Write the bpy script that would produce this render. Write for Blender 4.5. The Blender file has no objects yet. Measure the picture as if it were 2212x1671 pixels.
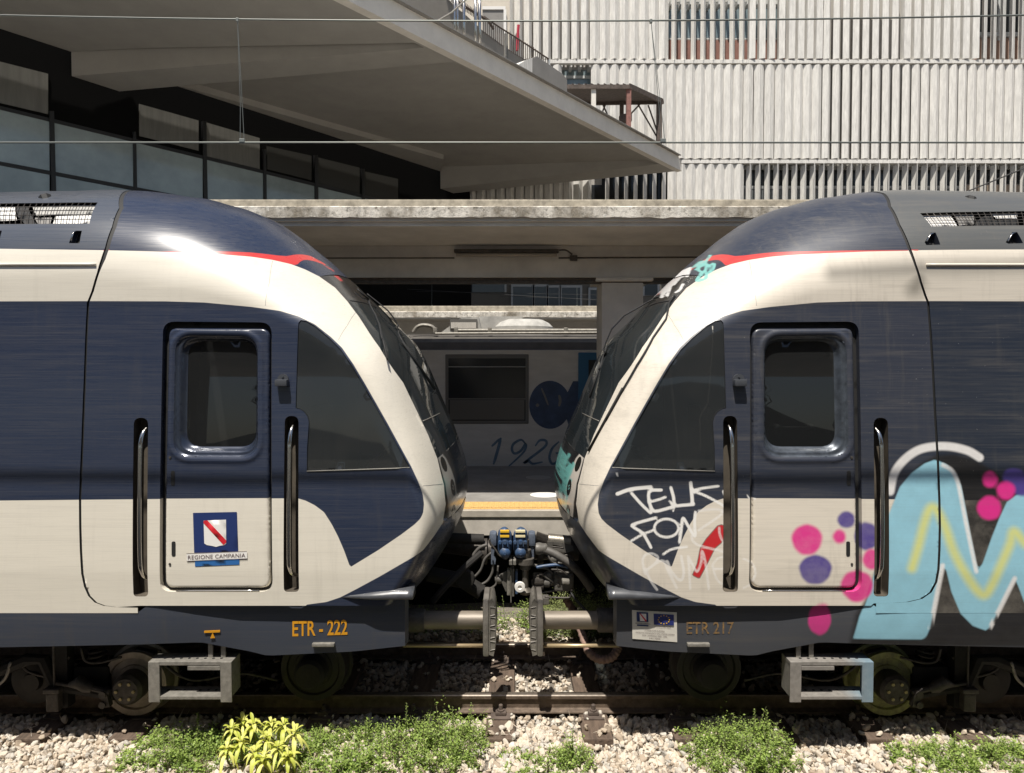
import bpy, bmesh, math, random
import numpy as np
from mathutils import Vector, Matrix
from mathutils.geometry import delaunay_2d_cdt

R = math.radians
scene = bpy.context.scene
COL = scene.collection
rng = np.random.default_rng(7)
random.seed(7)

# ------------------------------------------------------------------ camera
H = 2.81                      # eye height above rail top (platform 1.2 m + 1.6 m)
FPX, CX, CY = 1500.0, 1106.0, 835.5
TH = math.atan(45.5 / FPX)    # slight downward pitch
cam = bpy.data.cameras.new("camera")
cam.sensor_fit = 'HORIZONTAL'
cam.angle = 2 * math.atan(CX / FPX)
cam.clip_end = 2000
cam.clip_start = 0.05
camo = bpy.data.objects.new("camera", cam)
COL.objects.link(camo)
camo.location = (0, 0, H)
camo.rotation_euler = (math.pi / 2 - TH, 0, 0)
scene.camera = camo

# ------------------------------------------------------------------ light
SUN = Vector((-0.13, -0.38, 1.0)).normalized()      # towards the sun
world = bpy.data.worlds.new("World")
scene.world = world
world.use_nodes = True
wn = world.node_tree
bg = wn.nodes["Background"]
sky = wn.nodes.new("ShaderNodeTexSky")
sky.sky_type = 'NISHITA'
sky.sun_disc = False
sky.sun_elevation = math.asin(SUN.z)
sky.sun_rotation = math.atan2(SUN.x, SUN.y)
sky.altitude = 50
sky.dust_density = 1.5
wn.links.new(sky.outputs[0], bg.inputs[0])
bg.inputs[1].default_value = 0.06
sl = bpy.data.lights.new("sun", 'SUN')
sl.energy = 4.8
sl.angle = R(0.53)
sl.color = (1.0, 0.945, 0.86)
so = bpy.data.objects.new("sun", sl)
COL.objects.link(so)
so.rotation_euler = SUN.to_track_quat('Z', 'Y').to_euler()
vs = scene.view_settings
vs.view_transform = 'Standard'
vs.look = 'None'
vs.exposure = 0.5
vs.gamma = 1
scene.cycles.max_bounces = 7
scene.cycles.diffuse_bounces = 4
scene.cycles.glossy_bounces = 3
scene.cycles.transmission_bounces = 4
scene.cycles.transparent_max_bounces = 8
scene.cycles.caustics_reflective = False
scene.cycles.caustics_refractive = False
scene.cycles.use_denoising = True

# ------------------------------------------------------------------ measuring: photo pixel -> point at a known depth
ct, st = math.cos(TH), math.sin(TH)
def ray(X, Y):
    dv = -(Y - CY) / FPX
    return ((X - CX) / FPX, ct + dv * st, -st + dv * ct)
def P(X, Y, d):
    r = ray(X, Y); t = d / r[1]
    return Vector((r[0] * t, d, H + r[2] * t))
def Pz(X, Y, z):
    r = ray(X, Y); t = (z - H) / r[2]
    return Vector((r[0] * t, r[1] * t, z))
def Pw(X, Y, p0, n):
    r = Vector(ray(X, Y)); o = Vector((0, 0, H))
    t = (p0 - o).dot(n) / r.dot(n)
    return o + r * t

# ------------------------------------------------------------------ objects
MIR = [False, -0.017]          # while the right-hand train is built its parts are mirrored about the gap
def new(name, V, F, mat=None, parent=None, smooth=False, mi=None, attrs=None):
    V = np.asarray(V, dtype=float).reshape(-1, 3)
    if MIR[0]:
        V = V.copy(); V[:, 0] = -V[:, 0] + MIR[1]
        F = [tuple(f)[::-1] for f in F]
    me = bpy.data.meshes.new(name)
    me.from_pydata(V.tolist(), [], [tuple(int(i) for i in f) for f in F])
    mats = mat if isinstance(mat, (list, tuple)) else [mat]
    for m in mats:
        if m: me.materials.append(m)
    if mi is not None:
        me.polygons.foreach_set("material_index", np.asarray(mi, dtype=np.int32))
    if smooth:
        me.polygons.foreach_set("use_smooth", np.ones(len(me.polygons), dtype=bool))
        if smooth == 'auto':
            me.set_sharp_from_angle(angle=R(38))
    if attrs:
        for k, v in attrs.items():
            a = me.attributes.new(k, 'FLOAT', 'POINT')
            a.data.foreach_set("value", np.asarray(v, dtype=np.float32))
    me.update()
    o = bpy.data.objects.new(name, me)
    COL.objects.link(o)
    if parent is not None:
        o.parent = parent
        o.matrix_parent_inverse = Matrix.Translation(-parent.location)
    return o
def tag(o, label=None, cat=None, group=None, kind=None):
    if label: o["label"] = label
    if cat: o["category"] = cat
    if group: o["group"] = group
    if kind: o["kind"] = kind
    return o
def thing(name, loc, label, cat, group=None):
    o = bpy.data.objects.new(name, None)
    COL.objects.link(o); o.location = loc; o.empty_display_size = 0.2
    return tag(o, label, cat, group)

class MB:
    """collects simple solids into one mesh"""
    def __init__(s): s.V = []; s.F = []; s.M = []
    def add(s, V, F, m=0):
        b = len(s.V); s.V += [tuple(v) for v in V]
        s.F += [tuple(i + b for i in f) for f in F]; s.M += [m] * len(F); return s
    def box(s, x0, x1, y0, y1, z0, z1, m=0):
        V = [(x, y, z) for z in (z0, z1) for y in (y0, y1) for x in (x0, x1)]
        return s.add(V, [(0, 2, 3, 1), (4, 5, 7, 6), (0, 1, 5, 4), (2, 6, 7, 3), (0, 4, 6, 2), (1, 3, 7, 5)], m)
    def bbox(s, x0, x1, y0, y1, z0, z1, b=0.01, m=0):
        """box with chamfered edges"""
        bm = bmesh.new(); bmesh.ops.create_cube(bm, size=1)
        for v in bm.verts:
            v.co = Vector(((x0 + x1) / 2 + v.co.x * (x1 - x0), (y0 + y1) / 2 + v.co.y * (y1 - y0), (z0 + z1) / 2 + v.co.z * (z1 - z0)))
        bmesh.ops.bevel(bm, geom=bm.edges[:], offset=b, segments=2, affect='EDGES', profile=0.6)
        bm.verts.index_update()
        s.add([v.co[:] for v in bm.verts], [[v.index for v in f.verts] for f in bm.faces], m); bm.free(); return s
    def prism(s, poly, vec, m=0):
        """polygon (3D points) extruded along vec"""
        n = len(poly); A = [Vector(p) for p in poly]; B = [p + Vector(vec) for p in A]
        nrm = Vector((0, 0, 0))
        for i in range(n): nrm += A[i].cross(A[(i + 1) % n])
        flip = nrm.dot(Vector(vec)) > 0
        F = [tuple(range(n)), tuple(range(2 * n - 1, n - 1, -1))] + [(i, i + n, (i + 1) % n + n, (i + 1) % n) for i in range(n)]
        if flip: F = [f[::-1] for f in F]
        return s.add(A + B, F, m)
    def hexa(s, q0, q1, m=0):
        """two quads joined"""
        V = list(q0) + list(q1)
        c = sum((Vector(v) for v in V), Vector()) / 8
        F = [(0, 1, 2, 3), (7, 6, 5, 4)] + [(i, i + 4, (i + 1) % 4 + 4, (i + 1) % 4) for i in range(4)]
        out = []
        for f in F:
            a, b_, c_ = (Vector(V[f[k]]) for k in range(3)); n = (b_ - a).cross(c_ - a)
            fc = sum((Vector(V[i]) for i in f), Vector()) / 4
            out.append(f if n.dot(fc - c) > 0 else f[::-1])
        return s.add(V, out, m)
    def beam(s, a, b, w, h, m=0):
        """bar of section w x h from a to b (h measured upwards)"""
        a, b = Vector(a), Vector(b); d = (b - a).normalized()
        up = Vector((0, 0, 1)) if abs(d.z) < 0.95 else Vector((0, 1, 0))
        sx = d.cross(up).normalized() * w / 2; sy = sx.cross(d).normalized() * h / 2
        return s.hexa([a - sx - sy, a + sx - sy, a + sx + sy, a - sx + sy], [b - sx - sy, b + sx - sy, b + sx + sy, b - sx + sy], m)
    def tube(s, pts, r, n=8, m=0, cap=True, ribs=None):
        pts = [Vector(p) for p in pts]; rings = []; k = len(pts)
        prev = None
        for i, p in enumerate(pts):
            d = (pts[min(i + 1, k - 1)] - pts[max(i - 1, 0)]).normalized()
            if prev is None:
                ref = Vector((0, 0, 1)) if abs(d.z) < 0.9 else Vector((1, 0, 0))
                u = d.cross(ref).normalized()
            else:
                u = (prev - d * prev.dot(d)).normalized()
            prev = u; w = d.cross(u)
            rr = r[i] if isinstance(r, (list, tuple, np.ndarray)) else r
            if ribs: rr *= ribs[i % len(ribs)]
            rings.append([p + (u * math.cos(2 * math.pi * j / n) + w * math.sin(2 * math.pi * j / n)) * rr for j in range(n)])
        V = [v for ring in rings for v in ring]
        F = [(i * n + j, i * n + (j + 1) % n, (i + 1) * n + (j + 1) % n, (i + 1) * n + j) for i in range(k - 1) for j in range(n)]
        if cap: F += [tuple(range(n))[::-1], tuple((k - 1) * n + j for j in range(n))]
        return s.add(V, F, m)
    def cyl(s, a, b, r, n=20, m=0, r2=None): return s.tube([a, b], [r, r2 if r2 is not None else r], n, m)
    def lathe(s, c, axis, prof, n=28, m=0):
        """prof: (offset along axis, radius)"""
        ax = Vector(axis).normalized()
        u = ax.cross(Vector((0, 0, 1)) if abs(ax.z) < 0.9 else Vector((1, 0, 0))).normalized(); w = ax.cross(u); c = Vector(c)
        V = [c + ax * t + (u * math.cos(2 * math.pi * j / n) + w * math.sin(2 * math.pi * j / n)) * max(r, 1e-4) for t, r in prof for j in range(n)]
        F = [(i * n + j, i * n + (j + 1) % n, (i + 1) * n + (j + 1) % n, (i + 1) * n + j) for i in range(len(prof) - 1) for j in range(n)]
        F += [tuple(range(n))[::-1], tuple((len(prof) - 1) * n + j for j in range(n))]
        return s.add(V, F, m)
    def build(s, name, mat, parent=None, smooth=False):
        return new(name, s.V, s.F, mat, parent, smooth, s.M if isinstance(mat, (list, tuple)) else None)

def spline(pts, n=8):
    """Catmull-Rom through points of any dimension"""
    p = np.asarray(pts, float); p = np.vstack([2 * p[0] - p[1], p, 2 * p[-1] - p[-2]]); out = []
    for i in range(1, len(p) - 2):
        for k in range(n):
            t = k / n
            out.append(0.5 * ((2 * p[i]) + (-p[i - 1] + p[i + 1]) * t + (2 * p[i - 1] - 5 * p[i] + 4 * p[i + 1] - p[i + 2]) * t * t + (-p[i - 1] + 3 * p[i] - 3 * p[i + 1] + p[i + 2]) * t ** 3))
    out.append(p[-2]); return np.array(out)

# ------------------------------------------------------------------ 2-D helpers (numpy)
def inside(poly, pts):
    poly = np.asarray(poly); pts = np.asarray(pts); x, y = pts[:, 0], pts[:, 1]
    r = np.zeros(len(pts), bool); a = poly; b = np.roll(poly, -1, 0)
    for (x0, y0), (x1, y1) in zip(a, b):
        if y0 == y1: continue
        c = (y0 > y) != (y1 > y)
        r ^= c & (x < (x1 - x0) * (y - y0) / (y1 - y0) + x0)
    return r
def segdist(line, pts, closed=False, arg=False):
    a = np.asarray(line, float); b = np.roll(a, -1, 0) if closed else a[1:]
    a = a if closed else a[:-1]
    pts = np.asarray(pts, float); best = np.full(len(pts), 1e9); idx = np.zeros(len(pts))
    for i, (p, q) in enumerate(zip(a, b)):
        d = q - p; L = (d * d).sum()
        t = np.clip(((pts - p) @ d) / L, 0, 1) if L > 1e-14 else np.zeros(len(pts))
        e = pts - p - t[:, None] * d; dd = e[:, 0] ** 2 + e[:, 1] ** 2
        m = dd < best; best[m] = dd[m]; idx[m] = (i + t)[m]
    return (np.sqrt(best), idx) if arg else np.sqrt(best)
def sdpoly(poly, pts):
    d = segdist(poly, pts, True); s = inside(poly, pts)
    return np.where(s, d, -d)
def densify(poly, step, closed=True):
    a = np.asarray(poly, float); out = []
    n = len(a)
    for i in range(n if closed else n - 1):
        p, q = a[i], a[(i + 1) % n]; k = max(1, int(np.ceil(np.linalg.norm(q - p) / step)))
        for j in range(k): out.append(p + (q - p) * j / k)
    if not closed: out.append(a[-1])
    return np.array(out)
def rquad(c, r, n=6):
    """rounded quadrilateral (pixels)"""
    c = np.asarray(c, float); out = []
    for i in range(len(c)):
        p, a, b = c[i], c[i - 1], c[(i + 1) % len(c)]
        u = (a - p) / np.linalg.norm(a - p); v = (b - p) / np.linalg.norm(b - p)
        rr = r[i] if isinstance(r, (list, tuple)) else r
        p0, p1 = p + u * rr, p + v * rr
        for k in range(n + 1):
            t = k / n; out.append((1 - t) ** 2 * p0 + 2 * t * (1 - t) * p + t * t * p1)
    return np.array(out)
def triangulate(outer, holes, extra):
    """constrained Delaunay of a polygon with holes and loose inner points"""
    pts = []; edges = []
    for loop in [outer] + list(holes):
        b = len(pts); n = len(loop); pts += [tuple(p) for p in loop]
        edges += [(b + i, b + (i + 1) % n) for i in range(n)]
    pts += [tuple(p) for p in extra]
    v, e, f, *_ = delaunay_2d_cdt([Vector(p) for p in pts], edges, [], 0, 1e-6)
    v = np.array([p[:] for p in v]); f = np.array(f)
    c = v[f].mean(1)
    keep = inside(outer, c)
    for h in holes: keep &= ~inside(h, c)
    f = f[keep]
    a = v[f]; cr = (a[:, 1, 0] - a[:, 0, 0]) * (a[:, 2, 1] - a[:, 0, 1]) - (a[:, 1, 1] - a[:, 0, 1]) * (a[:, 2, 0] - a[:, 0, 0])
    f[cr < 0] = f[cr < 0][:, ::-1]
    ok = np.abs(cr) > 1e-10
    f = f[ok]
    used = np.unique(f); mp = np.full(len(v), -1); mp[used] = np.arange(len(used))
    return v[used], mp[f]

# ------------------------------------------------------------------ materials
def mat(name, col, rough=0.6, metal=0.0, noise=0.0, scale=8.0, bump=0.0, coat=0.0, stretch=None, spec=0.5, col2=None, detail=6):
    m = bpy.data.materials.new(name); m.use_nodes = True
    nt = m.node_tree; b = nt.nodes["Principled BSDF"]
    b.inputs["Base Color"].default_value = (*col, 1); b.inputs["Roughness"].default_value = rough
    b.inputs["Metallic"].default_value = metal; b.inputs["Specular IOR Level"].default_value = spec
    b.inputs["Coat Weight"].default_value = coat; b.inputs["Coat Roughness"].default_value = 0.08
    if noise or bump:
        tc = nt.nodes.new("ShaderNodeTexCoord"); mp = nt.nodes.new("ShaderNodeMapping")
        nt.links.new(tc.outputs["Object"], mp.inputs[0])
        if stretch: mp.inputs["Scale"].default_value = stretch
        nz = nt.nodes.new("ShaderNodeTexNoise"); nz.inputs["Scale"].default_value = scale; nz.inputs["Detail"].default_value = detail
        nz.inputs["Roughness"].default_value = 0.65
        nt.links.new(mp.outputs[0], nz.inputs["Vector"])
        if noise:
            rp = nt.nodes.new("ShaderNodeMapRange"); rp.inputs[1].default_value = 0.3; rp.inputs[2].default_value = 0.7
            nt.links.new(nz.outputs[0], rp.inputs[0])
            mx = nt.nodes.new("ShaderNodeMix"); mx.data_type = 'RGBA'
            c2 = col2 if col2 else tuple(c * (1 - noise) for c in col)
            mx.inputs[6].default_value = (*c2, 1); mx.inputs[7].default_value = (*(col if col2 else tuple(min(1, c * (1 + noise * .5)) for c in col)), 1)
            nt.links.new(rp.outputs[0], mx.inputs[0]); nt.links.new(mx.outputs[2], b.inputs["Base Color"])
        if bump:
            bp = nt.nodes.new("ShaderNodeBump"); bp.inputs["Strength"].default_value = bump; bp.inputs["Distance"].default_value = 0.02
            nt.links.new(nz.outputs[0], bp.inputs["Height"]); nt.links.new(bp.outputs[0], b.inputs["Normal"])
    return m
def glass_mat(name, tint=(.5, .55, .55), clear=0.4, rough=0.03, dirt=0.0, ior=1.5, body=None):
    m = bpy.data.materials.new(name); m.use_nodes = True; nt = m.node_tree
    b = nt.nodes["Principled BSDF"]; out = nt.nodes["Material Output"]
    b.inputs["Base Color"].default_value = (*(body or [t * .03 for t in tint]), 1); b.inputs["Roughness"].default_value = rough; b.inputs["IOR"].default_value = ior
    tr = nt.nodes.new("ShaderNodeBsdfTransparent"); tr.inputs[0].default_value = (*tint, 1)
    mx = nt.nodes.new("ShaderNodeMixShader"); mx.inputs[0].default_value = clear
    nt.links.new(b.outputs[0], mx.inputs[1]); nt.links.new(tr.outputs[0], mx.inputs[2]); nt.links.new(mx.outputs[0], out.inputs[0])
    if dirt:
        tc = nt.nodes.new("ShaderNodeTexCoord"); nz = nt.nodes.new("ShaderNodeTexNoise"); nz.inputs["Scale"].default_value = 3; nz.inputs["Detail"].default_value = 8
        nt.links.new(tc.outputs["Object"], nz.inputs["Vector"])
        rp = nt.nodes.new("ShaderNodeMapRange"); rp.inputs[1].default_value = .35; rp.inputs[2].default_value = .8
        rp.inputs[3].default_value = 0.15 * dirt; rp.inputs[4].default_value = dirt
        nt.links.new(nz.outputs[0], rp.inputs[0])
        df = nt.nodes.new("ShaderNodeBsdfDiffuse"); df.inputs[0].default_value = (.22, .2, .17, 1)
        m2 = nt.nodes.new("ShaderNodeMixShader"); nt.links.new(rp.outputs[0], m2.inputs[0]); nt.links.new(mx.outputs[0], m2.inputs[1]); nt.links.new(df.outputs[0], m2.inputs[2])
        nt.links.new(m2.outputs[0], out.inputs[0])
    return m
M = {}
M['black'] = mat('black_rubber', (.012, .012, .012), .7)
M['dark'] = mat('dark_underframe', (.016, .014, .012), .8, noise=.5, scale=12, bump=.3)
M['grease'] = mat('greasy_steel', (.075, .066, .058), .55, .3, noise=.5, scale=18, bump=.3)
M['steel'] = mat('worn_steel', (.42, .38, .32), .38, .8, noise=.35, scale=20, bump=.1)
M['chrome'] = mat('polished_rail', (.6, .58, .55), .2, 1.0)
M['galv'] = mat('galvanised_steel', (.27, .255, .225), .5, .35, noise=.35, scale=25, bump=.15)
M['castgrey'] = mat('cast_grey_paint', (.12, .112, .10), .5, .1, noise=.4, scale=14, bump=.25)
M['skirt'] = mat('skirt_grey_blue', (.055, .062, .08), .45, noise=.35, scale=5, coat=.1)
M['blue'] = mat('blue_enamel', (.03, .08, .19), .45, noise=.5, scale=22, bump=.15, col2=(.055, .07, .095))
M['yellow'] = mat('yellow_sticker', (.75, .45, .03), .5)
M['cream'] = mat('cream_sticker', (.75, .66, .4), .5)
M['orange'] = mat('orange_lettering', (.68, .31, .015), .5)
M['white'] = mat('white_plastic', (.78, .76, .72), .4)
M['rail'] = mat('rail_rust', (.16, .12, .09), .6, .3, noise=.5, scale=16, bump=.25)
M['railtop'] = mat('rail_worn', (.36, .31, .26), .35, .8, noise=.3, scale=30)
M['sleeper'] = mat('sleeper_wood', (.12, .085, .062), .85, noise=.5, scale=5, bump=.5, stretch=(6, .8, 6))
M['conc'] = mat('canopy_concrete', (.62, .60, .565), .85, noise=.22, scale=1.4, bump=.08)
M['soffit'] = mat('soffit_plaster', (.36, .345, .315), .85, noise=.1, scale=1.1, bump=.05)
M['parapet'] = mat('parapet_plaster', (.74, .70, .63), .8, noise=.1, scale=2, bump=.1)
M['platform'] = mat('platform_paving', (.23, .22, .205), .8, noise=.25, scale=3, bump=.1)
M['fascia'] = None
M['blackwall'] = mat('black_cladding', (.004, .004, .004), .75, spec=.08)
M['mullion'] = mat('dark_mullion', (.013, .013, .014), .45)
M['brown'] = mat('red_brown_panel', (.25, .12, .09), .7, noise=.2, scale=3)
M['rust'] = mat('rusty_iron', (.105, .08, .066), .8, noise=.5, scale=8, bump=.3)
M['redpaint'] = mat('faded_red_paint', (.27, .125, .10), .7, noise=.4, scale=9)
M['wire'] = mat('overhead_wire', (.2, .21, .19), .45, .5)
M['graywall'] = mat('grey_render', (.25, .24, .225), .85, noise=.12, scale=2)
M['louvre'] = mat('pale_louvre_paint', (.72, .70, .655), .65, noise=.24, scale=3, stretch=(4, 4, .5))
M['frame'] = mat('pale_window_frame', (.55, .56, .55), .5)
M['winblue'] = mat('bluish_window', (.20, .26, .28), .12, spec=.8)
M['windark'] = mat('dark_window', (.025, .027, .029), .15)

M['platsticker'] = mat('shade_tinted_sticker', (.30, .29, .27), .7)  # white sticker toned down, the canopy's shade put into its colour
M['diffuser'] = mat('lamp_diffuser', (.34, .31, .27), .5)
M['pod'] = mat('roof_pod_grey', (.42, .41, .38), .7, noise=.3, scale=6)
M['stairgrey'] = mat('stair_plaster', (.27, .25, .22), .8, noise=.1, scale=3)
M['cream_w'] = mat('cream_plaster', (.62, .56, .47), .8, noise=.08, scale=3)
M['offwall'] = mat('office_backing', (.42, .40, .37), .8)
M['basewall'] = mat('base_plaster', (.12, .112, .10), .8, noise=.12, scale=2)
M['winlow'] = mat('low_window', (.03, .034, .04), .15, spec=.6)
M['frame_l'] = mat('low_window_frame', (.34, .36, .38), .6)
M['castblue'] = mat('dusty_blue_casting', (.10, .12, .16), .6, noise=.4, scale=16, bump=.2)
M['steeldull'] = mat('dull_pin', (.16, .145, .125), .45, .5, noise=.3, scale=20)
M['hose'] = mat('jumper_hose_rubber', (.10, .093, .085), .6, noise=.3, scale=20)
M['airhose'] = mat('dusty_pink_hose', (.27, .175, .14), .75, noise=.35, scale=18)
M['orange_worn'] = mat('worn_orange', (.34, .19, .05), .6, noise=.85, scale=26, col2=(.062, .063, .068), detail=2)
M['embblue'] = mat('emblem_blue', (.018, .035, .13), .4)
M['embwhite'] = mat('emblem_white', (.78, .76, .72), .45)
M['embred'] = mat('emblem_red', (.58, .02, .03), .45)
M['embsky'] = mat('emblem_mid_blue', (.03, .13, .36), .4)
M['embdark'] = mat('emblem_letter', (.12, .08, .085), .5)
M['euflag'] = mat('flag_blue', (.02, .03, .15), .5)
M['noticewhite'] = mat('notice_white', (.66, .63, .56), .5, noise=.1, scale=12)
# ================================================================== GROUND, PLATFORM, CANOPIES
def concrete_fascia():
    m = bpy.data.materials.new('peeling_fascia'); m.use_nodes = True; nt = m.node_tree; b = nt.nodes["Principled BSDF"]; L = nt.links
    b.inputs["Roughness"].default_value = .85
    tc = nt.nodes.new("ShaderNodeTexCoord")
    def nz(scale, st, det=8, r=.7):
        mp = nt.nodes.new("ShaderNodeMapping"); mp.inputs["Scale"].default_value = st; L.new(tc.outputs["Object"], mp.inputs[0])
        n = nt.nodes.new("ShaderNodeTexNoise"); n.inputs["Scale"].default_value = scale; n.inputs["Detail"].default_value = det; n.inputs["Roughness"].default_value = r; L.new(mp.outputs[0], n.inputs["Vector"]); return n.outputs[0]
    def rg(s, a, b_):
        r = nt.nodes.new("ShaderNodeMapRange"); r.inputs[1].default_value = a; r.inputs[2].default_value = b_; L.new(s, r.inputs[0]); return r.outputs[0]
    def mx(f, a, c):
        x = nt.nodes.new("ShaderNodeMix"); x.data_type = 'RGBA'; L.new(f, x.inputs[0])
        for i, k in ((6, a), (7, c)):
            if isinstance(k, tuple): x.inputs[i].default_value = (*k, 1)
            else: L.new(k, x.inputs[i])
        return x.outputs[2]
    c = mx(rg(nz(2.2, (1, 1, .6)), .42, .62), (.74, .69, .60), (.25, .215, .165))
    c = mx(rg(nz(14, (1, 1, 1)), .52, .68), c, (.13, .115, .085))
    c = mx(rg(nz(7, (1, 1, .5), 4), .6, .63), c, (.72, .68, .6))
    L.new(c, b.inputs["Base Color"])
    bp = nt.nodes.new("ShaderNodeBump"); bp.inputs["Strength"].default_value = .5; bp.inputs["Distance"].default_value = .02; L.new(nz(20, (1, 1, 1)), bp.inputs["Height"]); L.new(bp.outputs[0], b.inputs["Normal"])
    return m
M['fascia'] = concrete_fascia()
M['ballast'] = mat('ballast_bed', (.20, .175, .145), .95, noise=.6, scale=40, bump=.8)
M['tactile'] = mat('yellow_tactile', (.60, .37, .13), .75, noise=.35, scale=30)
M['kerb'] = mat('platform_kerb', (.44, .40, .34), .8, noise=.2, scale=6, bump=.15)
M['pwall'] = mat('platform_wall', (.56, .52, .46), .85, noise=.2, scale=5, bump=.15)

mb = MB(); mb.box(-90, 90, -60, 3.4, -1.2, -.6).box(-90, 90, 3.4, 120, -1.2, -.6); tag(mb.build('ground', M['ballast']), kind='structure')
V = []; F = []; nx, ny = 90, 24                                     # trackbed sheet with a lumpy surface
for i in range(nx + 1):
    for j in range(ny + 1):
        x = -14 + 28 * i / nx; y = 3.6 + 5.1 * j / ny
        V.append((x, y, -.205 + .02 * math.sin(x * 3.1 + y) * math.cos(y * 4.3 - x) - .22 * max(0, (4.9 - y)) ** 1.0))
for i in range(nx):
    for j in range(ny):
        a = i * (ny + 1) + j; F.append((a, a + ny + 1, a + ny + 2, a + 1))
tag(new('trackbed', V, F, M['ballast'], smooth=True), kind='structure')
mb = MB(); mb.box(-30, 30, 11.8, 15.7, -.6, -.22); tag(mb.build('far_trackbed', M['ballast']), kind='structure')

# island platform: paved top, yellow tactile strip, kerb lip and white wall over a dark void
YP, ZP = 8.20, 1.10
plat = thing('island_platform', (0, YP, ZP), 'grey island platform with a yellow tactile strip beyond the couplers', 'platform')
plat['kind'] = 'structure'
MB().box(-30, 30, YP + .463, 11.75, ZP - .25, ZP).box(-30, 30, YP + .305, YP + .463, ZP - .25, ZP - .02).build('platform_slab', M['platform'], plat)
mb = MB(); mb.box(-30, 30, YP + .023, YP + .46, ZP - .018, ZP + .002)
nb = 0
Vd = []; Fd = []
for i in range(-24, 30):
    for j in range(8):
        cx, cy = i * .055 + .02, YP + .05 + j * .053
        mb.lathe((cx, cy, ZP + .0015), (0, 0, 1), [(0, .017), (.005, .012)], 8)
mb.build('tactile_strip', M['tactile'], plat)
MB().bbox(-30, 30, YP - .05, YP + .02, ZP - .085, ZP - .001, .008).build('platform_kerb', M['kerb'], plat)
MB().box(-30, 30, YP - .034, YP + .3, ZP - .30, ZP - .088).box(-30, 30, YP + .0205, YP + .3, ZP - .0875, ZP - .021).build('platform_wall', M['pwall'], plat)
MB().box(-30, 30, YP + 1.3, YP + 1.5, -.5, ZP - .25).build('platform_footing', M['dark'], plat)
for i, (X, Y, lab) in enumerate(((1176, 1070, 'white round floor sticker in the sunlit part of the platform'), (1163, 1032, 'round floor sticker, tinted as in shade, in the shaded part of the platform'))):
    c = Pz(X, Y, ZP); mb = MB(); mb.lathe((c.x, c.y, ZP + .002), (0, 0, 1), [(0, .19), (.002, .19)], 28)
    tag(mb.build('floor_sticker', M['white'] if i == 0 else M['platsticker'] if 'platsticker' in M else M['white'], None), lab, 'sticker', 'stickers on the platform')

def canopy(name, y0, y1, z, label, beam=None, drop=.0, xr=18):
    c = thing(name, (0, y0, z), label, 'canopy')
    # slab with a ragged, weathered front fascia
    n = 400; V = []; F = []
    r1 = np.convolve(rng.normal(0, 1, n + 9), np.ones(3) / 3, 'same')[:n + 1] * .006
    zt = z + .135
    xs = np.linspace(-7, 7, n + 1)
    for i, x in enumerate(xs):
        V += [(x, y0, z + r1[i]), (x, y0 - .004 + r1[(i * 7) % n] * .6, z + .12 + r1[(i * 3) % n] * .4), (x, y0 + .035, zt), (x, y0 + .05, z + r1[i] + .02)]
    for i in range(n):
        for k in range(3): F.append((i * 4 + k, (i + 1) * 4 + k, (i + 1) * 4 + k + 1, i * 4 + k + 1))
        F.append((i * 4 + 3, (i + 1) * 4 + 3, (i + 1) * 4, i * 4))
    new('fascia', V, F, M['fascia'], c)
    MB().box(-xr, -7, y0, y0 + .05, z, zt).box(7, xr, y0, y0 + .05, z, zt).build('fascia_return', M['fascia'], c)
    MB().box(-xr, xr, y0 + .052, y1, z - .03, zt - .002).build('roof_slab', M['conc'], c)
    MB().bbox(-xr, xr, y0 + .35, y0 + .6, zt, zt + .155, .02).build('roof_upstand', M['upstand'], c)
    return c
M['upstand'] = mat('mossy_upstand', (.36, .32, .25), .9, noise=.5, scale=9, bump=.4)
YC1 = 8.0; zf = P(1100, 470, YC1).z
can = canopy('platform_canopy', YC1, 11.8, zf, 'grey concrete platform canopy with peeling white edge above both trains')
zbm = P(1100, 600, 9.7).z
mb = MB(); mb.bbox(-18, 18, 9.7, 10.35, zbm, zf - .03, .012); mb.box(-18, 18, YC1 + .12, YC1 + .2, zf - .075, zf - .03); mb.build('ceiling_beam', M['conc'], can)
mb = MB(); mb.bbox(-18, 18, 9.72, 9.86, P(1100, 612, 9.7).z, zbm - .004, .01); mb.tube([(-18, 9.68, zbm - .02), (18, 9.68, zbm - .02)], .012, 6); mb.build('cable_tray', M['grease'], can)
x0, x1 = P(1300, 700, 9.7).x, P(1390, 700, 9.7).x
mb = MB(); mb.bbox(x0, x1, 9.72, 10.3, ZP, zbm - .06, .015); cl = mb.build('canopy_column', M['conc'], can)
mb = MB(); mb.bbox(x0 - .09, x1 + .12, 9.62, 10.4, zbm - .055, zbm - .006, .01); mb.build('column_capital', M['conc'], cl)
# conduit and lamp
cp = MB(); zc_ = P(1100, 557.5, 9.66).z
cp.tube([(-6, 9.675, zc_ - .004), (P(980, 0, 9.66).x, 9.675, zc_)], .009, 6); cp.tube([(P(1208, 0, 9.66).x, 9.675, zc_), (6, 9.675, zc_ + .03)], .011, 6)
c = P(1239, 557, 9.66); cp.bbox(c.x - .05, c.x + .05, 9.63, 9.69, c.z - .045, c.z + .03, .008)
cp.tube(spline([P(1206, 541, 9.62), P(1222, 541, 9.62), P(1236, 550, 9.65)], 5), .012, 6)
cp.build('conduit', M['grease'], can, True)
lx0, lx1 = P(980, 548, 9.55).x, P(1208, 548, 9.55).x
lamp = thing('fluorescent_lamp', ((lx0 + lx1) / 2, 9.6, P(1100, 548, 9.6).z), 'long unlit fluorescent lamp under the platform canopy beam', 'lamp')
z0, z1 = P(1100, 553, 9.6).z, P(1100, 541, 9.6).z
MB().bbox(lx0, lx1, 9.58, 9.69, z0 + .045, z1 + .012, .008).build('lamp_body', M['grease'], lamp)
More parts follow.
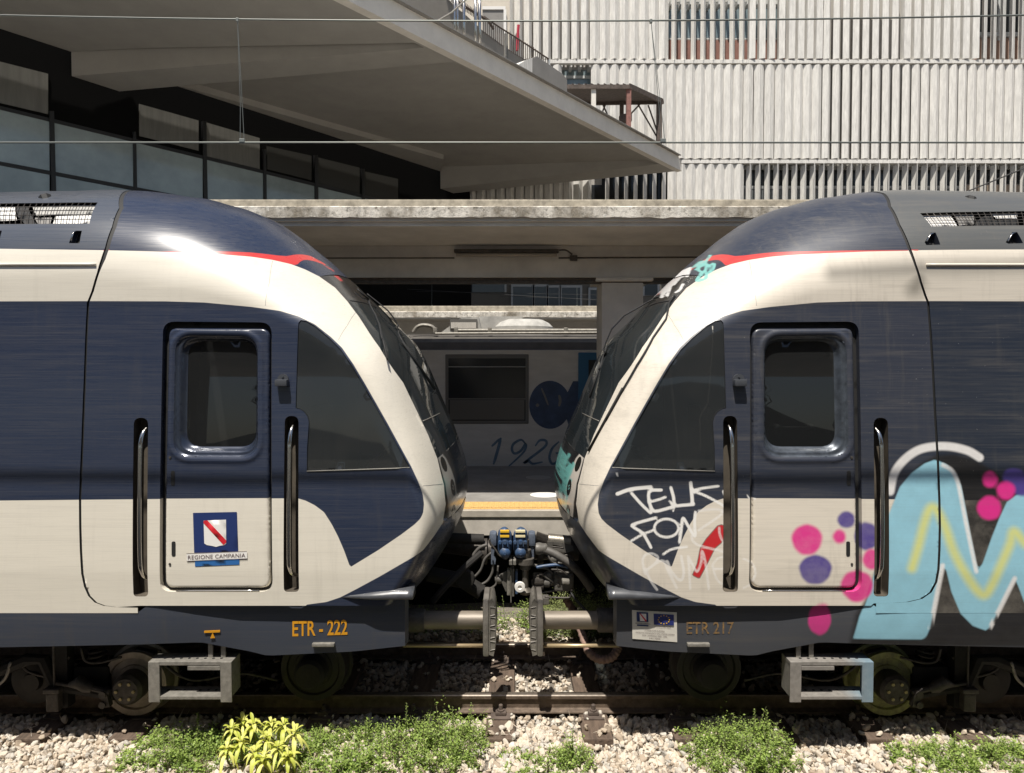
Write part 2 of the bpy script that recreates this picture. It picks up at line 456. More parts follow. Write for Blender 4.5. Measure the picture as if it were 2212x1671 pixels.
mb = MB(); mb.tube([(lx0 + .03, 9.63, z0 + .02), (lx1 - .03, 9.63, z0 + .02)], .028, 12); mb.build('lamp_diffuser', M['diffuser'] if 'diffuser' in M else M['conc'], lamp, True)
# second canopy beyond the far train
YF2 = 15.8
zf2 = P(1100, 686, YF2).z
can2 = canopy('far_platform_canopy', YF2, 19, zf2, 'farther concrete canopy edge behind the silver train roof', xr=30)
MB().box(-30, 30, 17, 17.5, zf2 - .5, zf2 - .03).build('ceiling_beam', M['conc'], can2)
mb = MB()
for x in (-9, -3, 4, 11): mb.box(x, x + .45, 17.02, 17.45, -.5, zf2 - .5)
mb.build('canopy_column', M['conc'], can2)

# ================================================================== FAR TRAIN at the island platform
yF = 12.05
far = thing('suburban_train', (0, yF + 1.3, .4), 'silver train with 1926 and a blue disc painted on it, behind the platform', 'train')
M['fbody'] = mat('far_train_paint', (.56, .54, .505), .55, noise=.14, scale=3, stretch=(.6, 1, 3))
M['froof'] = mat('far_train_roof', (.085, .078, .07), .6, noise=.3, scale=4)
zr = P(1100, 722, yF + .35).z; ze = P(1100, 757, yF).z; zb = .55
sec = [(yF + .03, zb), (yF, zb + .3), (yF, ze), (yF + .05, ze + .02), (yF + .12, ze + .14), (yF + .32, zr - .06), (yF + .6, zr), (yF + 2.1, zr), (yF + 2.55, ze), (yF + 2.6, zb)]
xa, xb = -11, 11
V = [(x, y, z) for x in (xa, xb) for y, z in sec]; k = len(sec)
new('body', V, [(i, i + 1, i + 1 + k, i + k)[::-1] for i in range(k - 1)] + [tuple(range(k)), tuple(range(2 * k - 1, k - 1, -1))], [M['fbody'], M['froof']], far, mi=[0, 0, 1, 1, 1, 1, 1, 0, 0, 0, 0])
def farwin(X0, X1, Y0, Y1):
    a, b = P(X0, Y0, yF), P(X1, Y1, yF)
    f = MB().bbox(a.x, b.x, yF - .02, yF + .05, b.z, a.z, .015).build('window', M['winframe_f'], far)
    w = .055
    MB().box(a.x + w, b.x - w, yF - .024, yF - .0195, b.z + w, a.z - .07).build('pane', M['windark'], f)
    zm = P(0, 862, yF).z; MB().box(a.x + w, b.x - w, yF - .032, yF - .025, zm - .012, zm + .012).build('window_bar', M['winframe_f'], f)
    zm2 = P(0, 793, yF).z; MB().box(a.x + w, b.x - w, yF - .03, yF - .025, zm2 - .004, zm2 + .004).build('window_bar', M['frame'], f)
    MB().box(a.x + w + .02, b.x - w - .02, yF - .0275, yF - .0245, b.z + w + .02, zm - .02).build('lower_pane', M['panegrey'], f)
    return f
M['winframe_f'] = mat('far_window_frame', (.12, .115, .105), .5)
M['panegrey'] = mat('dusty_pane', (.10, .098, .092), .3)
farwin(962, 1142, 766, 916); farwin(700, 880, 766, 916); farwin(1480, 1660, 766, 916)
a, b = P(1249, 762, yF), P(1345, 1015, yF)
fd = MB().bbox(a.x, b.x, yF - .025, yF + .05, b.z, a.z, .015).build('door', mat('far_door_blue', (.02, .11, .22), .4), far)
a, b = P(1271, 778, yF), P(1325, 900, yF); MB().bbox(a.x, b.x, yF - .03, yF - .0255, b.z, a.z, .002).build('door_window', M['windark'], fd)
# spray on the far train
M['gblue'] = mat('spray_dark_blue', (.04, .068, .135), .6, noise=.4, scale=6); M['gblue2'] = mat('spray_blue', (.12, .185, .26), .6, noise=.3, scale=12)
def disc(pts, y, name, m, par): new(name, [P(X, Y, y) for X, Y in pts], [tuple(range(len(pts)))], m, par)
disc([(1188 + 45 * math.cos(a), 875 - 52 * math.sin(a)) for a in np.linspace(0, 6.28, 40)[:-1]][::-1], yF - .004, 'sprayed_disc', M['gblue'], far)
disc([(1225, 850), (1238, 824), (1250, 824), (1250, 945), (1232, 930), (1222, 900)][::-1], yF - .0055, 'sprayed_patch', M['gblue'], far)
M['gpale'] = mat('spray_pale', (.17, .165, .155), .6)
def ribbon(name, strokes_, y, m, par, conv=None):
    mb = MB()
    for pts, w in strokes_:
        q = spline(pts, 5); 
        t = np.gradient(q, axis=0); t /= np.linalg.norm(t, axis=1)[:, None] + 1e-9; nrm = np.stack([-t[:, 1], t[:, 0]], 1)
        ww = w * np.minimum(1, .55 + 2.5 * np.minimum(np.linspace(0, 1, len(q)), 1 - np.linspace(0, 1, len(q))))
        A = q + nrm * ww[:, None] / 2; B = q - nrm * ww[:, None] / 2; n = len(q)
        mb.add([P(X, Y, y) for X, Y in A] + [P(X, Y, y) for X, Y in B], [(i, i + 1, i + 1 + n, i + n) for i in range(n - 1)])
    o = mb.build(name, m, par)
    bm = bmesh.new(); bm.from_mesh(o.data); bm.normal_update()
    for f in bm.faces:
        if f.normal.y > 0: f.normal_flip()
    bm.to_mesh(o.data); bm.free(); return o
f2 = lambda pts: [(1085 + .2453 * x, 745.9 + .2453 * y) for x, y in pts]
ribbon('sprayed_letters', [(f2([(345, 380), (375, 450), (405, 530)]), 4), (f2([(500, 440), (510, 490), (500, 540)]), 6), (f2([(300, 520), (320, 540)]), 7)], yF - .008, M['gpale'], far)
ribbon('sprayed_number', [([(1062, 965), (1080, 948)], 5), ([(1082, 946), (1076, 970), (1066, 1004)], 6.5),
                          (f2([(205, 870), (165, 835), (100, 870), (85, 920), (110, 955), (165, 930), (205, 870), (190, 940), (50, 1075)]), 5.5),
                          (f2([(290, 890), (330, 840), (385, 845), (370, 900), (195, 1035), (230, 1020), (270, 1045), (355, 1030)]), 5.5),
                          (f2([(500, 850), (440, 910), (415, 990), (440, 1045), (490, 1020), (505, 960), (470, 950)]), 5.5)], yF - .004, M['gblue2'], far)
# roof gear
mb = MB(); a, b = P(965, 686, yF + .9), P(1034, 714, yF + .9); mb.prism([(a.x - .12, yF + .9, b.z - .05), (a.x + .28, yF + .9, a.z), (b.x, yF + .9, a.z), (b.x + .06, yF + .9, b.z - .05)], (0, .9, 0)); ac = mb.build('roof_air_unit', M['pod'] if 'pod' in M else M['parapet'], far)
a, b = P(972, 690, yF + .89), P(1031, 711, yF + .89)
gm = MB(); gm.box(a.x, b.x, yF + .88, yF + .9, b.z, a.z); g_ = gm.build('vent_recess', M['winframe_f'], ac)
gm = MB(); 
for i in range(22):
    for j in range(6): 
        x = a.x + .03 + i * (b.x - a.x - .06) / 21; z = b.z + .02 + j * (a.z - b.z - .09) / 5; gm.box(x - .008, x + .008, yF + .872, yF + .879, z - .008, z + .008)
gm.build('vent_mesh', M['parapet'], g_)
mb = MB(); a = P(1128, 700, yF + 1.5); mb.lathe((a.x, yF + 1.5, zr - .1), (0, 0, 1), [(0, .62), (.28, .60), (.36, .52), (.42, .40)], 40); mb.box(P(1034, 0, yF + 1.2).x, a.x, yF + 1.2, yF + 1.8, zr - .1, P(0, 684, yF + 1.2).z); mb.build('roof_dome', M['pod'], far, 'auto')
mb = MB(); z = P(0, 713, yF + .4).z; mb.tube([P(985, 714, yF + .4), P(1330, 714, yF + .4)], .03, 8); mb.tube([P(940, 721, yF + .35), P(1330, 719, yF + .35)], .022, 8)
mb.tube(spline([P(893, 718, yF + .4), P(900, 708, yF + .4), P(912, 703, yF + .4), P(930, 705, yF + .4), P(940, 712, yF + .4)], 5), .035, 8)
for X in (940, 985, 1058, 1222): p = P(X, 714, yF + .4); mb.bbox(p.x - .035, p.x + .035, yF + .36, yF + .45, p.z - .05, p.z + .05, .01)
mb.build('roof_pipe', M['galv'], far, 'auto')

# ================================================================== STATION BUILDING with the cantilevered roof
KS = 1.26
ZS = 12.0
Tp, Ap = Pz(1472, 370, ZS), Pz(748, 0, ZS)
Q1, Q2 = Pz(384, 187, ZS), Pz(952, 371, ZS)
du = (Tp - Ap).normalized(); dw = (Q2 - Q1).normalized()
Aext = Ap - du * 9; Qe = Q1 - dw * 14
stn = thing('station_building', (Q1.x, Q1.y, 0), 'dark glazed station building under a huge sloping-edged concrete roof', 'building')
def slab(pl, z0, z1): mb = MB(); mb.prism([(p.x, p.y, z0) for p in pl], (0, 0, z1 - z0)); return mb
E = [Pz(X, Y, ZS) for X, Y in ((1425, 356), (1465, 371))]
tipq = Pz(979, 418, ZS)
nrm_w = Vector((dw.y, -dw.x, 0))                                  # wall normal, towards the tracks
back = -nrm_w * 9
top_poly = [Tp, Aext, Qe + back, Q2 + back * .4, Tp + back * .1 + du * .2]
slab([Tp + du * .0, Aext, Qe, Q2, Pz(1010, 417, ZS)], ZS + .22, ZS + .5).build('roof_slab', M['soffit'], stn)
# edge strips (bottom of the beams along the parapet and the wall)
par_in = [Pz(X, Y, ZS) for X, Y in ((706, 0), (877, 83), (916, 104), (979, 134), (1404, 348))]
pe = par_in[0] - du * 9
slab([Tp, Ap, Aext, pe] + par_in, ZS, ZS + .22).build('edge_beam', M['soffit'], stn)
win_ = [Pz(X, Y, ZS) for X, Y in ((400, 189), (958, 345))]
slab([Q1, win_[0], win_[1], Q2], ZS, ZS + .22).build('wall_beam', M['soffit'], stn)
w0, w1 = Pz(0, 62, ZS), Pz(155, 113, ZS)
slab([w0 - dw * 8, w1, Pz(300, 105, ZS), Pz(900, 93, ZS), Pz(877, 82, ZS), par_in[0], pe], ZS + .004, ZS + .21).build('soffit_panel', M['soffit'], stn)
# tapered ribs
def drop(X, Y0, Y1):                                              # height of a point straight below Pz(X, Y0)
    p = Pz(X, Y0, ZS); return P(X, Y1, p.y)
P1 = drop(155, 113, 165); zb1 = P1.z
P2 = Pz(258, 198, zb1); E1, E2 = Pz(916, 104, ZS + .02), Pz(979, 134, ZS + .02)
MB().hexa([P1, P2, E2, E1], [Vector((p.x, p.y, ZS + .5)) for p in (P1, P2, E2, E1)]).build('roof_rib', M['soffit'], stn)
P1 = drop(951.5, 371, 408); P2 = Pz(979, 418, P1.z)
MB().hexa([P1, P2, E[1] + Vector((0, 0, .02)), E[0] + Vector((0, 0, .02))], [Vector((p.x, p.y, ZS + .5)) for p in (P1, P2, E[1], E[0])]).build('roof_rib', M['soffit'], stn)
# parapet
pn = Vector((du.y, -du.x, 0)); tz = ZS + .60
q = [Tp + Vector((0, 0, -.01)), Aext + Vector((0, 0, -.01)), Vector((Aext.x, Aext.y, tz)), Vector((Tp.x, Tp.y, tz)) - du * .35]
MB().prism([p + pn * .02 for p in q], -pn * .28).build('parapet', M['parapet'], stn)
mb = MB(); mb.beam(Vector((Aext.x, Aext.y, tz + .02)), Vector((Tp.x, Tp.y, tz + .02)) - du * .4, .34, .03); mb.build('parapet_coping', M['graywall'], stn)
# terrace on top
slab([Tp - du * .5, Aext, Qe, Q2], ZS + .5, ZS + .52).build('terrace', M['graywall'], stn)
# glazed wall
wp = Q1 - nrm_w * .25
def W(X, Y, o=0.0): return Pw(X, Y, wp + nrm_w * o, nrm_w)
A = wp - dw * 14; B = wp + dw * ((Q2 - Q1).length + 2.5)
MB().prism([(A.x, A.y, 0), (B.x, B.y, 0), (B.x, B.y, ZS + .45), (A.x, A.y, ZS + .45)], -nrm_w * .3).build('wall', M['blackwall'], stn)
M['curtain'] = glass_mat('station_glass', (.5, .52, .52), .12, .05)
M['glassteal'] = mat('teal_glass', (.31, .375, .39), .08, spec=.9, noise=.3, scale=.5)
M['glassgrey'] = mat('blind_glass', (.16, .158, .145), .25, spec=.5, noise=.2, scale=2, stretch=(3, 3, .3))
M['glassdim'] = mat('dim_glass', (.04, .04, .037), .2, spec=.5)
T1 = lambda x: 233 + .244 * x
T2 = lambda x: 353 + .188 * x
lowm = [(-120, 107), (117, 288), (294, 438), (446, 569), (575, 680), (687, 782), (788, 862)]
for i, (a, b) in enumerate(lowm):
    q = [W(a, T1(a) + 4, .04), W(b, T1(b) + 4, .04), W(b, T2(b) - 3, .04), W(a, T2(a) - 3, .04)]
    MB().prism(q, -nrm_w * .04).build('window', M['glassteal'], stn)
    q = [W(a, T2(a) + 5, .04), W(b, T2(b) + 5, .04), W(b, T2(b) + 110, .04), W(a, T2(a) + 110, .04)]
    if i < 3: MB().prism(q, -nrm_w * .04).build('window', M['glassteal'], stn)
for k, q in enumerate(([(-140, 98), (104, 160), (104, 247), (-140, 190)], [(301, 225), (429, 261), (429, 326), (301, 294)], [(442, 264), (561, 299), (561, 366), (442, 337)],
          [(577, 316), (673, 337), (673, 390), (577, 366)], [(685, 340), (777, 363), (777, 426), (685, 402)], [(788, 371), (860, 387), (860, 440), (788, 428)])):
    MB().prism([W(X, Y, .03) for X, Y in q], -nrm_w * .03).build('window', M['glassgrey'] if k < 3 else M['glassdim'], stn)
for (xa_, xb_, y0, y1) in ((107, 117, 240, 470), (288, 294, 285, 470), (438, 446, 262, 470), (569, 575, 322, 470), (680, 687, 335, 470), (782, 788, 365, 470)):
    s = .03
    q = [W(xa_, y0, .09), W(xb_, y0, .09), W(xb_ + (y1 - y0) * (xa_ - CX) * -2.6e-5, y1, .09), W(xa_ + (y1 - y0) * (xa_ - CX) * -2.6e-5, y1, .09)]
    MB().prism(q, -nrm_w * .08).build('mullion', M['mullion'], stn)
for fn in (T1, T2):
    q = [W(-140, fn(-140) - 4, .075), W(870, fn(870) - 3, .075), W(870, fn(870) + 3, .075), W(-140, fn(-140) + 4, .075)]
    MB().prism(q, -nrm_w * .06).build('transom', M['mullion'], stn)

# ================================================================== LOUVRED OFFICE BUILDING
YL = 35.3
off = thing('office_building', (10, YL, 0), 'pale office building screened by vertical folding louvres', 'building')
zL = lambda Y: P(1106, Y, YL).z
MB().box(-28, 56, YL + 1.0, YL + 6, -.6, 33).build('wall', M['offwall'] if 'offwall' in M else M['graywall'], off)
pit = 20.5 * YL / FPX * 1.0
rows = [(-95, 129), (139, 344), (354, 560), (570, 790)]
ledges = [133.5, 349.5, 565]
mb = MB()
for Y in ledges[:2]: mb.bbox(-28, 56, YL - .02, YL + .2, zL(Y + 4), zL(Y - 4), .012)
mb.build('louvre_rail', M['louvre'], off)
# bays of each row: (x0, x1, angle, width factor)
def xL(X): return (X - CX) / FPX * YL
bays = {0: [(600, 1110, 10, 1), (1110, 1272, 18, .92), (1272, 1440, 1, 1.02), (1440, 1606, 97, .85), (1606, 1690, -52, .95), (1690, 1768, -42, 1), (1768, 1935, 20, .9), (1935, 2102, -46, 1), (2102, 2300, 73, .9)],
        1: [(700, 1275, 12, 1), (1275, 1600, 2, 1.02), (1600, 1690, -6, 1.0), (1690, 1768, 3, 1), (1768, 1960, 10, .92), (1960, 2080, 4, .94), (2080, 2300, -2, .93)],
        2: [(700, 1278, 14, .95), (1278, 1440, 82, 1), (1440, 1480, 5, 1), (1480, 1604, 1, 1.02), (1604, 1800, 94, .95), (1800, 1960, 92, .95), (1960, 2085, 93, .95), (2085, 2300, 88, .8)],
        }
openings = {1: [(1205, 1273)], 2: [(1275, 1302)]}
for r, lst in bays.items():
    z0, z1 = zL(rows[r][1]), zL(rows[r][0])
    for (xa_, xb_, ang, wf) in lst:
        mb = MB(); n = int(round((xb_ - xa_) / 20.5))
        for i in range(n):
            Xc = xa_ + (i + .5) * (xb_ - xa_) / n
            if any(a < Xc < b for a, b in openings.get(r, [])): continue
            cx = xL(Xc); an = R(ang + random.gauss(0, 1.6)); w = pit * .5 * wf * .985
            hz = .03; 
            def pt(u, d): return (cx + u * math.cos(an) + d * math.sin(an), YL + .08 + u * math.sin(an) - d * math.cos(an))
            secn = [pt(-w, -.015), pt(-w * .05, .15), pt(w * .05, .15), pt(w, -.015), pt(w, -.035), pt(0, .12), pt(-w, -.035)]
            mb.prism([(p[0], p[1], z0 + hz) for p in secn], (0, 0, z1 - z0 - 2 * hz))
        mb.build('louvre_screen', M['louvre'], off)
# windows behind the open bays
def owin(X0, X1, Y0, Y1, m, d=.98): 
    a, b = P(X0, Y0, YL + d), P(X1, Y1, YL + d)
    return MB().box(a.x, b.x, YL + d, YL + d + .06, b.z, a.z).build('window', m, off)
for (X0, X1) in ((1440, 1560), (1560, 1690), (1690, 1775)):
    w = owin(X0 + 3, X1 - 3, 12, 82, M['winblue'])
    fr = MB(); a, b = P(X0, 8, YL + .95), P(X1, 86, YL + .95)
    fr.box(a.x, b.x, YL + .93, YL + .97, b.z, b.z + .07).box(a.x, a.x + .07, YL + .93, YL + .97, b.z + .07, a.z).box((a.x + b.x) / 2 - .04, (a.x + b.x) / 2 + .04, YL + .93, YL + .97, b.z + .07, a.z)
    fr.box(a.x, b.x, YL + .93, YL + .97, a.z, a.z + .07); fr.build('window_frame', M['frame'], w)
a, b = P(1436, 87, YL + .9), P(1780, 130, YL + .9); MB().box(a.x, b.x, YL + .92, YL + .98, b.z, a.z).build('spandrel_panel', M['brown'], off)
w = owin(2104, 2330, -60, 70, M['windark']); a, b = P(2104, 71, YL + .9), P(2330, 80, YL + .9); MB().box(a.x, b.x, YL + .85, YL + .97, b.z, a.z).build('window_frame', M['frame'], w)
mb = MB()
for X in (2104, 2160, 2212): p = P(X, 10, YL + .9); mb.box(p.x - .09, p.x + .09, YL + .88, YL + .95, zL(70), zL(-60))
mb.build('window_frame', M['frame'], w)
a, b = P(2104, 82, YL + .9), P(2330, 130, YL + .9); MB().box(a.x, b.x, YL + .92, YL + .98, b.z, a.z).build('spandrel_panel', mat('salmon_panel', (.36, .23, .17), .7, noise=.1, scale=3), off)
for (X0, X1) in ((1604, 1740), (1740, 1900), (1900, 2085)):
    w = owin(X0 + 2, X1 - 2, 368, 402, M['windark']); a, b = P(X0, 402, YL + .9), P(X1, 408, YL + .9); fr = MB(); fr.box(a.x, b.x, YL + .9, YL + .96, b.z, a.z); fr.box(a.x - .05, a.x + .05, YL + .9, YL + .96, a.z, zL(360)); fr.build('window_frame', M['frame'], w)
a, b = P(1604, 409, YL + .9), P(2085, 470, YL + .9); MB().box(a.x, b.x, YL + .92, YL + .98, b.z, a.z).build('spandrel_panel', mat('grey_panel', (.20, .215, .22), .6), off)
a, b = P(2085, 400, YL + .9), P(2330, 470, YL + .9); MB().box(a.x, b.x, YL + .92, YL + .98, b.z, a.z).build('spandrel_panel', mat('pale_panel', (.5, .4, .31), .7), off)
owin(2085, 2330, 356, 398, M['windark'])
owin(1205, 1275, 152, 182, M['winblue']); w = owin(1200, 1278, 182, 186, M['frame'], .93); MB().box(xL(1200), xL(1278), YL + .88, YL + .95, zL(154), zL(148)).build('window_frame', M['frame'], w)
owin(1275, 1300, 400, 440, M['windark']); owin(1300, 1450, 372, 440, M['windark'])
# dark bracket row of the top of each bay
for Y0, xs_ in ((358, np.arange(1614, 2212, 20.5)), (10, np.arange(1450, 1780, 20.5)), (145, np.arange(1212, 1275, 20.5))):
    mb = MB()
    pa, pb = P(xs_[0], Y0 - 3, YL + .9), P(xs_[-1], Y0 - 5, YL + .9); mb.box(pa.x - .1, pb.x + .1, YL + .86, YL + .96, pb.z, pa.z + .06)
    for X in xs_: p = P(X, Y0, YL + .5); mb.box(p.x - .07, p.x + .07, YL + .3, YL + .95, p.z - .09, p.z + .09)
    mb.build('louvre_bracket', M['frame'], off)
# lower storey seen under the canopy
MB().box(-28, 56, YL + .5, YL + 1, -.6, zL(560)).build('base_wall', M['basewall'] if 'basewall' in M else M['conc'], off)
for (X0, X1, Y0, Y1) in ((1108, 1150, 620, 666), (1155, 1180, 620, 666), (1185, 1207, 622, 666), (1213, 1253, 622, 666), (1275, 1300, 627, 666), (1000, 1090, 600, 632), (1392, 1420, 610, 640)):
    a, b = P(X0, Y0, YL + .45), P(X1, Y1, YL + .45)
    w = MB().box(a.x, b.x, YL + .44, YL + .5, b.z, a.z).build('window', M['winlow'] if 'winlow' in M else M['windark'], off)
    fr = MB(); fr.box(a.x - .1, a.x, YL + .4, YL + .5, b.z, a.z).box(b.x, b.x + .1, YL + .4, YL + .5, b.z, a.z).box(a.x - .1, b.x + .1, YL + .4, YL + .5, a.z, a.z + .12); fr.build('window_frame', M['frame_l'] if 'frame_l' in M else M['frame'], w)

npf = thing('near_platform', (0, 0, ZP), 'grey platform the picture is taken from', 'platform'); npf['kind'] = 'structure'
MB().box(-40, 40, -9, 2.2, -.6, ZP).build('platform_slab', M['platform'], npf)
nc = thing('near_canopy', (0, 1.4, 4.5), 'concrete canopy over the platform the picture is taken from', 'canopy'); nc['kind'] = 'structure'
MB().box(-40, 40, -9, 1.4, 4.62, 4.85).build('roof_slab', M['conc'], nc)
mb = MB()
for x in (-14, -7, 9, 16): mb.box(x, x + .5, -4.2, -3.7, ZP, 4.62)
mb.build('canopy_column', M['conc'], nc)
V = []; F = []
for i in range(61):
    x = -400 + 800 * i / 60; V += [(x, -300, -1), (x, -302, 12 + 26 * max(0, math.sin(i * .21 + .6)) + 5 * math.sin(i * .9))]
for i in range(60): F.append((i * 2, i * 2 + 1, i * 2 + 3, i * 2 + 2))
tag(new('hills', V, F, mat('hill_scrub', (.05, .055, .035), .9, noise=.5, scale=.05)), kind='structure')
# ------------------------------------------------------------------ the two nose ends: one surface, y = YC - W(x, z)
YC = 6.52                     # track centre
SIL = [(-420, 428), (-200, 421), (0, 416), (118, 413.5), (270, 411), (320, 414), (368, 420), (442, 431), (466, 437), (510, 449), (543, 460), (579, 474), (606, 489),
       (636, 507), (665, 529), (695, 551), (724, 576), (751, 601), (771, 621), (805, 652), (834, 682), (852, 701), (881, 727),
       (910, 771), (935, 827), (957, 882), (974, 919), (991, 967), (1004, 1011), (1007, 1048), (1004, 1084), (994, 1119), (974, 1160),
       (953, 1197), (920, 1246), (890, 1286), (868, 1322)]
SILX = [p[0] for p in SIL]
sil = spline(SIL, 5)
def Lof(k):                   # rounding radius along the profile
    return np.interp(k, [0, 10, 15, 19, 23, 28, 31, 36], [.95, .9, .62, .42, .34, .30, .25, .2])
def Ws(z): return 1.35 - 0.125 * np.clip((np.asarray(z) - 1.25) / 2.0, 0, 1) ** 1.3 - 0.02 * np.clip((1.25 - np.asarray(z)), 0, 1)
# profile at the centre line: start from the sight lines, then move it until its outline projects back on them
prof = np.array([(lambda p: (p.x, p.z))(P(X, Y, YC - .5)) for X, Y in sil])
karr = np.arange(len(sil)) / 5.0
def project(v):
    x, y, z = v[..., 0], v[..., 1], v[..., 2] - H
    f = y * ct - z * st; u = y * st + z * ct
    return np.stack([CX + FPX * x / f, CY - FPX * u / f], -1)
us = np.linspace(0, 1, 25)
for it in range(14):
    tn = np.gradient(prof, axis=0); tn /= np.linalg.norm(tn, axis=1)[:, None]
    nr = np.stack([-tn[:, 1], tn[:, 0]], 1)           # outwards (left-to-right path with the body below/left)
    ts = np.gradient(sil, axis=0); ts /= np.linalg.norm(ts, axis=1)[:, None]
    ns = np.stack([ts[:, 1], -ts[:, 0]], 1)           # outward in pixels
    Lk = Lof(karr)
    q = prof[:, None, :] - nr[:, None, :] * (us[None, :] * Lk[:, None])[..., None]
    w = Ws(q[..., 1]) * np.sqrt(1 - (1 - us[None, :]) ** 2)
    px = project(np.stack([q[..., 0], YC - w, q[..., 1]], -1))
    e = ((px - sil[:, None, :]) * ns[:, None, :]).sum(-1).max(1)
    e = np.convolve(np.pad(e, 3, mode='edge'), np.ones(7) / 7, 'valid')
    prof -= nr * (e * .8 * 6.2 / FPX)[:, None]
# smooth and resample the profile evenly
s_ = np.concatenate([[0], np.cumsum(np.linalg.norm(np.diff(prof, axis=0), axis=1))])
se = np.linspace(0, s_[-1], int(s_[-1] / .02))
PROF = np.stack([np.interp(se, s_, prof[:, i]) for i in (0, 1)], 1); KPAR = np.interp(se, s_, karr)
for _ in range(30):
    PROF[1:-1] = .25 * PROF[:-2] + .5 * PROF[1:-1] + .25 * PROF[2:]
BODYPOLY = np.vstack([PROF, [[PROF[-1, 0] - .1, .6], [PROF[0, 0], .6]]])
def delta(xz):
    d, k = segdist(PROF, xz, arg=True)
    return d, np.interp(k, np.arange(len(PROF)), KPAR)
# distance field on a grid, blurred away from the outline so the skin has no ripples
GX0, GZ0, GS = -7.2, .3, .02
gxs = np.arange(GX0, .2, GS); gzs = np.arange(GZ0, 4.7, GS)
GG = np.stack(np.meshgrid(gxs, gzs, indexing='ij'), -1).reshape(-1, 2)
d_, k_ = delta(GG)
sg = np.where(inside(np.vstack([PROF, [[PROF[-1, 0] - .1, -2], [PROF[0, 0], -2]]]), GG), 1, -1)
Ugrid = (sg * d_ / Lof(k_)).reshape(len(gxs), len(gzs))
def blur(a, sig):
    n = int(sig * 3); k = np.exp(-.5 * (np.arange(-n, n + 1) / sig) ** 2); k /= k.sum()
    for ax in (0, 1):
        a = np.apply_along_axis(lambda r: np.convolve(np.pad(r, n, mode='reflect', reflect_type='odd'), k, 'valid'), ax, a)
    return a
UA, UB = blur(Ugrid, 1.6), blur(Ugrid, 5)
def bsp(G, q):
    fx = (q[:, 0] - GX0) / GS; fz = (q[:, 1] - GZ0) / GS
    ix = np.clip(np.round(fx).astype(int), 1, G.shape[0] - 2); iz = np.clip(np.round(fz).astype(int), 1, G.shape[1] - 2)
    tx, tz = np.clip(fx - ix, -.5, .5), np.clip(fz - iz, -.5, .5)
    wx = (.5 * (.5 - tx) ** 2, .75 - tx ** 2, .5 * (.5 + tx) ** 2); wz = (.5 * (.5 - tz) ** 2, .75 - tz ** 2, .5 * (.5 + tz) ** 2)
    return sum(wx[a] * wz[b] * G[ix + a - 1, iz + b - 1] for a in range(3) for b in range(3))
def Sdepth(xz, half=1):
    xz = np.asarray(xz, float).reshape(-1, 2)
    ua, ub = bsp(UA, xz), bsp(UB, xz)
    t = np.clip((ua - .12) / .25, 0, 1); t = t * t * (3 - 2 * t)
    u = ua * (1 - t) + ub * t
    near = np.abs(ua) < .14
    if near.any():
        d, k = delta(xz[near]); e = np.where(ua[near] > -.02, d / Lof(k), 0)
        tt = np.clip((ua[near] - .04) / .09, 0, 1); u[near] = e * (1 - tt) + u[near] * tt
    u = np.clip(u, 0, 1)
    w = Ws(xz[:, 1]) * np.sqrt(np.maximum(0, 1 - (1 - u) ** 2))
    return YC - w if half > 0 else YC + w
def SdT(q):
    s = Sdepth(q); s[bsp(UA, q) < 0.0] = 99; return s
def T(px):
    """pixels -> (x, z) on the near side of the nose (first hit of the sight line)"""
    px = np.asarray(px, float).reshape(-1, 2); ds = np.linspace(4.95, 6.55, 161)
    r = np.array([ray(X, Y) for X, Y in px]); r = r / r[:, 1:2]
    pts = r[:, None, :] * ds[None, :, None]; pts[..., 2] += H
    q = pts[..., [0, 2]].reshape(-1, 2)
    s = SdT(q)
    hit = (ds[None, :] >= s.reshape(len(px), -1))
    i = np.where(hit.any(1), hit.argmax(1), np.argmin(s.reshape(len(px), -1) - ds[None, :], 1))
    lo = ds[np.maximum(i - 1, 0)]; hi = ds[i]
    for _ in range(12):
        mid = (lo + hi) / 2; q = r * mid[:, None]; q[:, 2] += H
        s = SdT(q[:, [0, 2]])
        h = mid >= s; hi = np.where(h, mid, hi); lo = np.where(h, lo, mid)
    q = r * hi[:, None]
    return np.stack([q[:, 0], q[:, 2] + H], 1)
def mirpx(p): p = np.array(p, float); p[:, 0] = 2207 - p[:, 0]; return p
def TR(px): return T(mirpx(px))   # pixels measured on the right-hand train
def XYZ(xz, off=0.0):
    xz = np.asarray(xz, float).reshape(-1, 2)
    return np.stack([xz[:, 0], Sdepth(xz) + off, xz[:, 1]], 1)
def at(X, Y, off=0.0, right=False):
    return Vector(XYZ((TR if right else T)([(X, Y)]), off)[0])

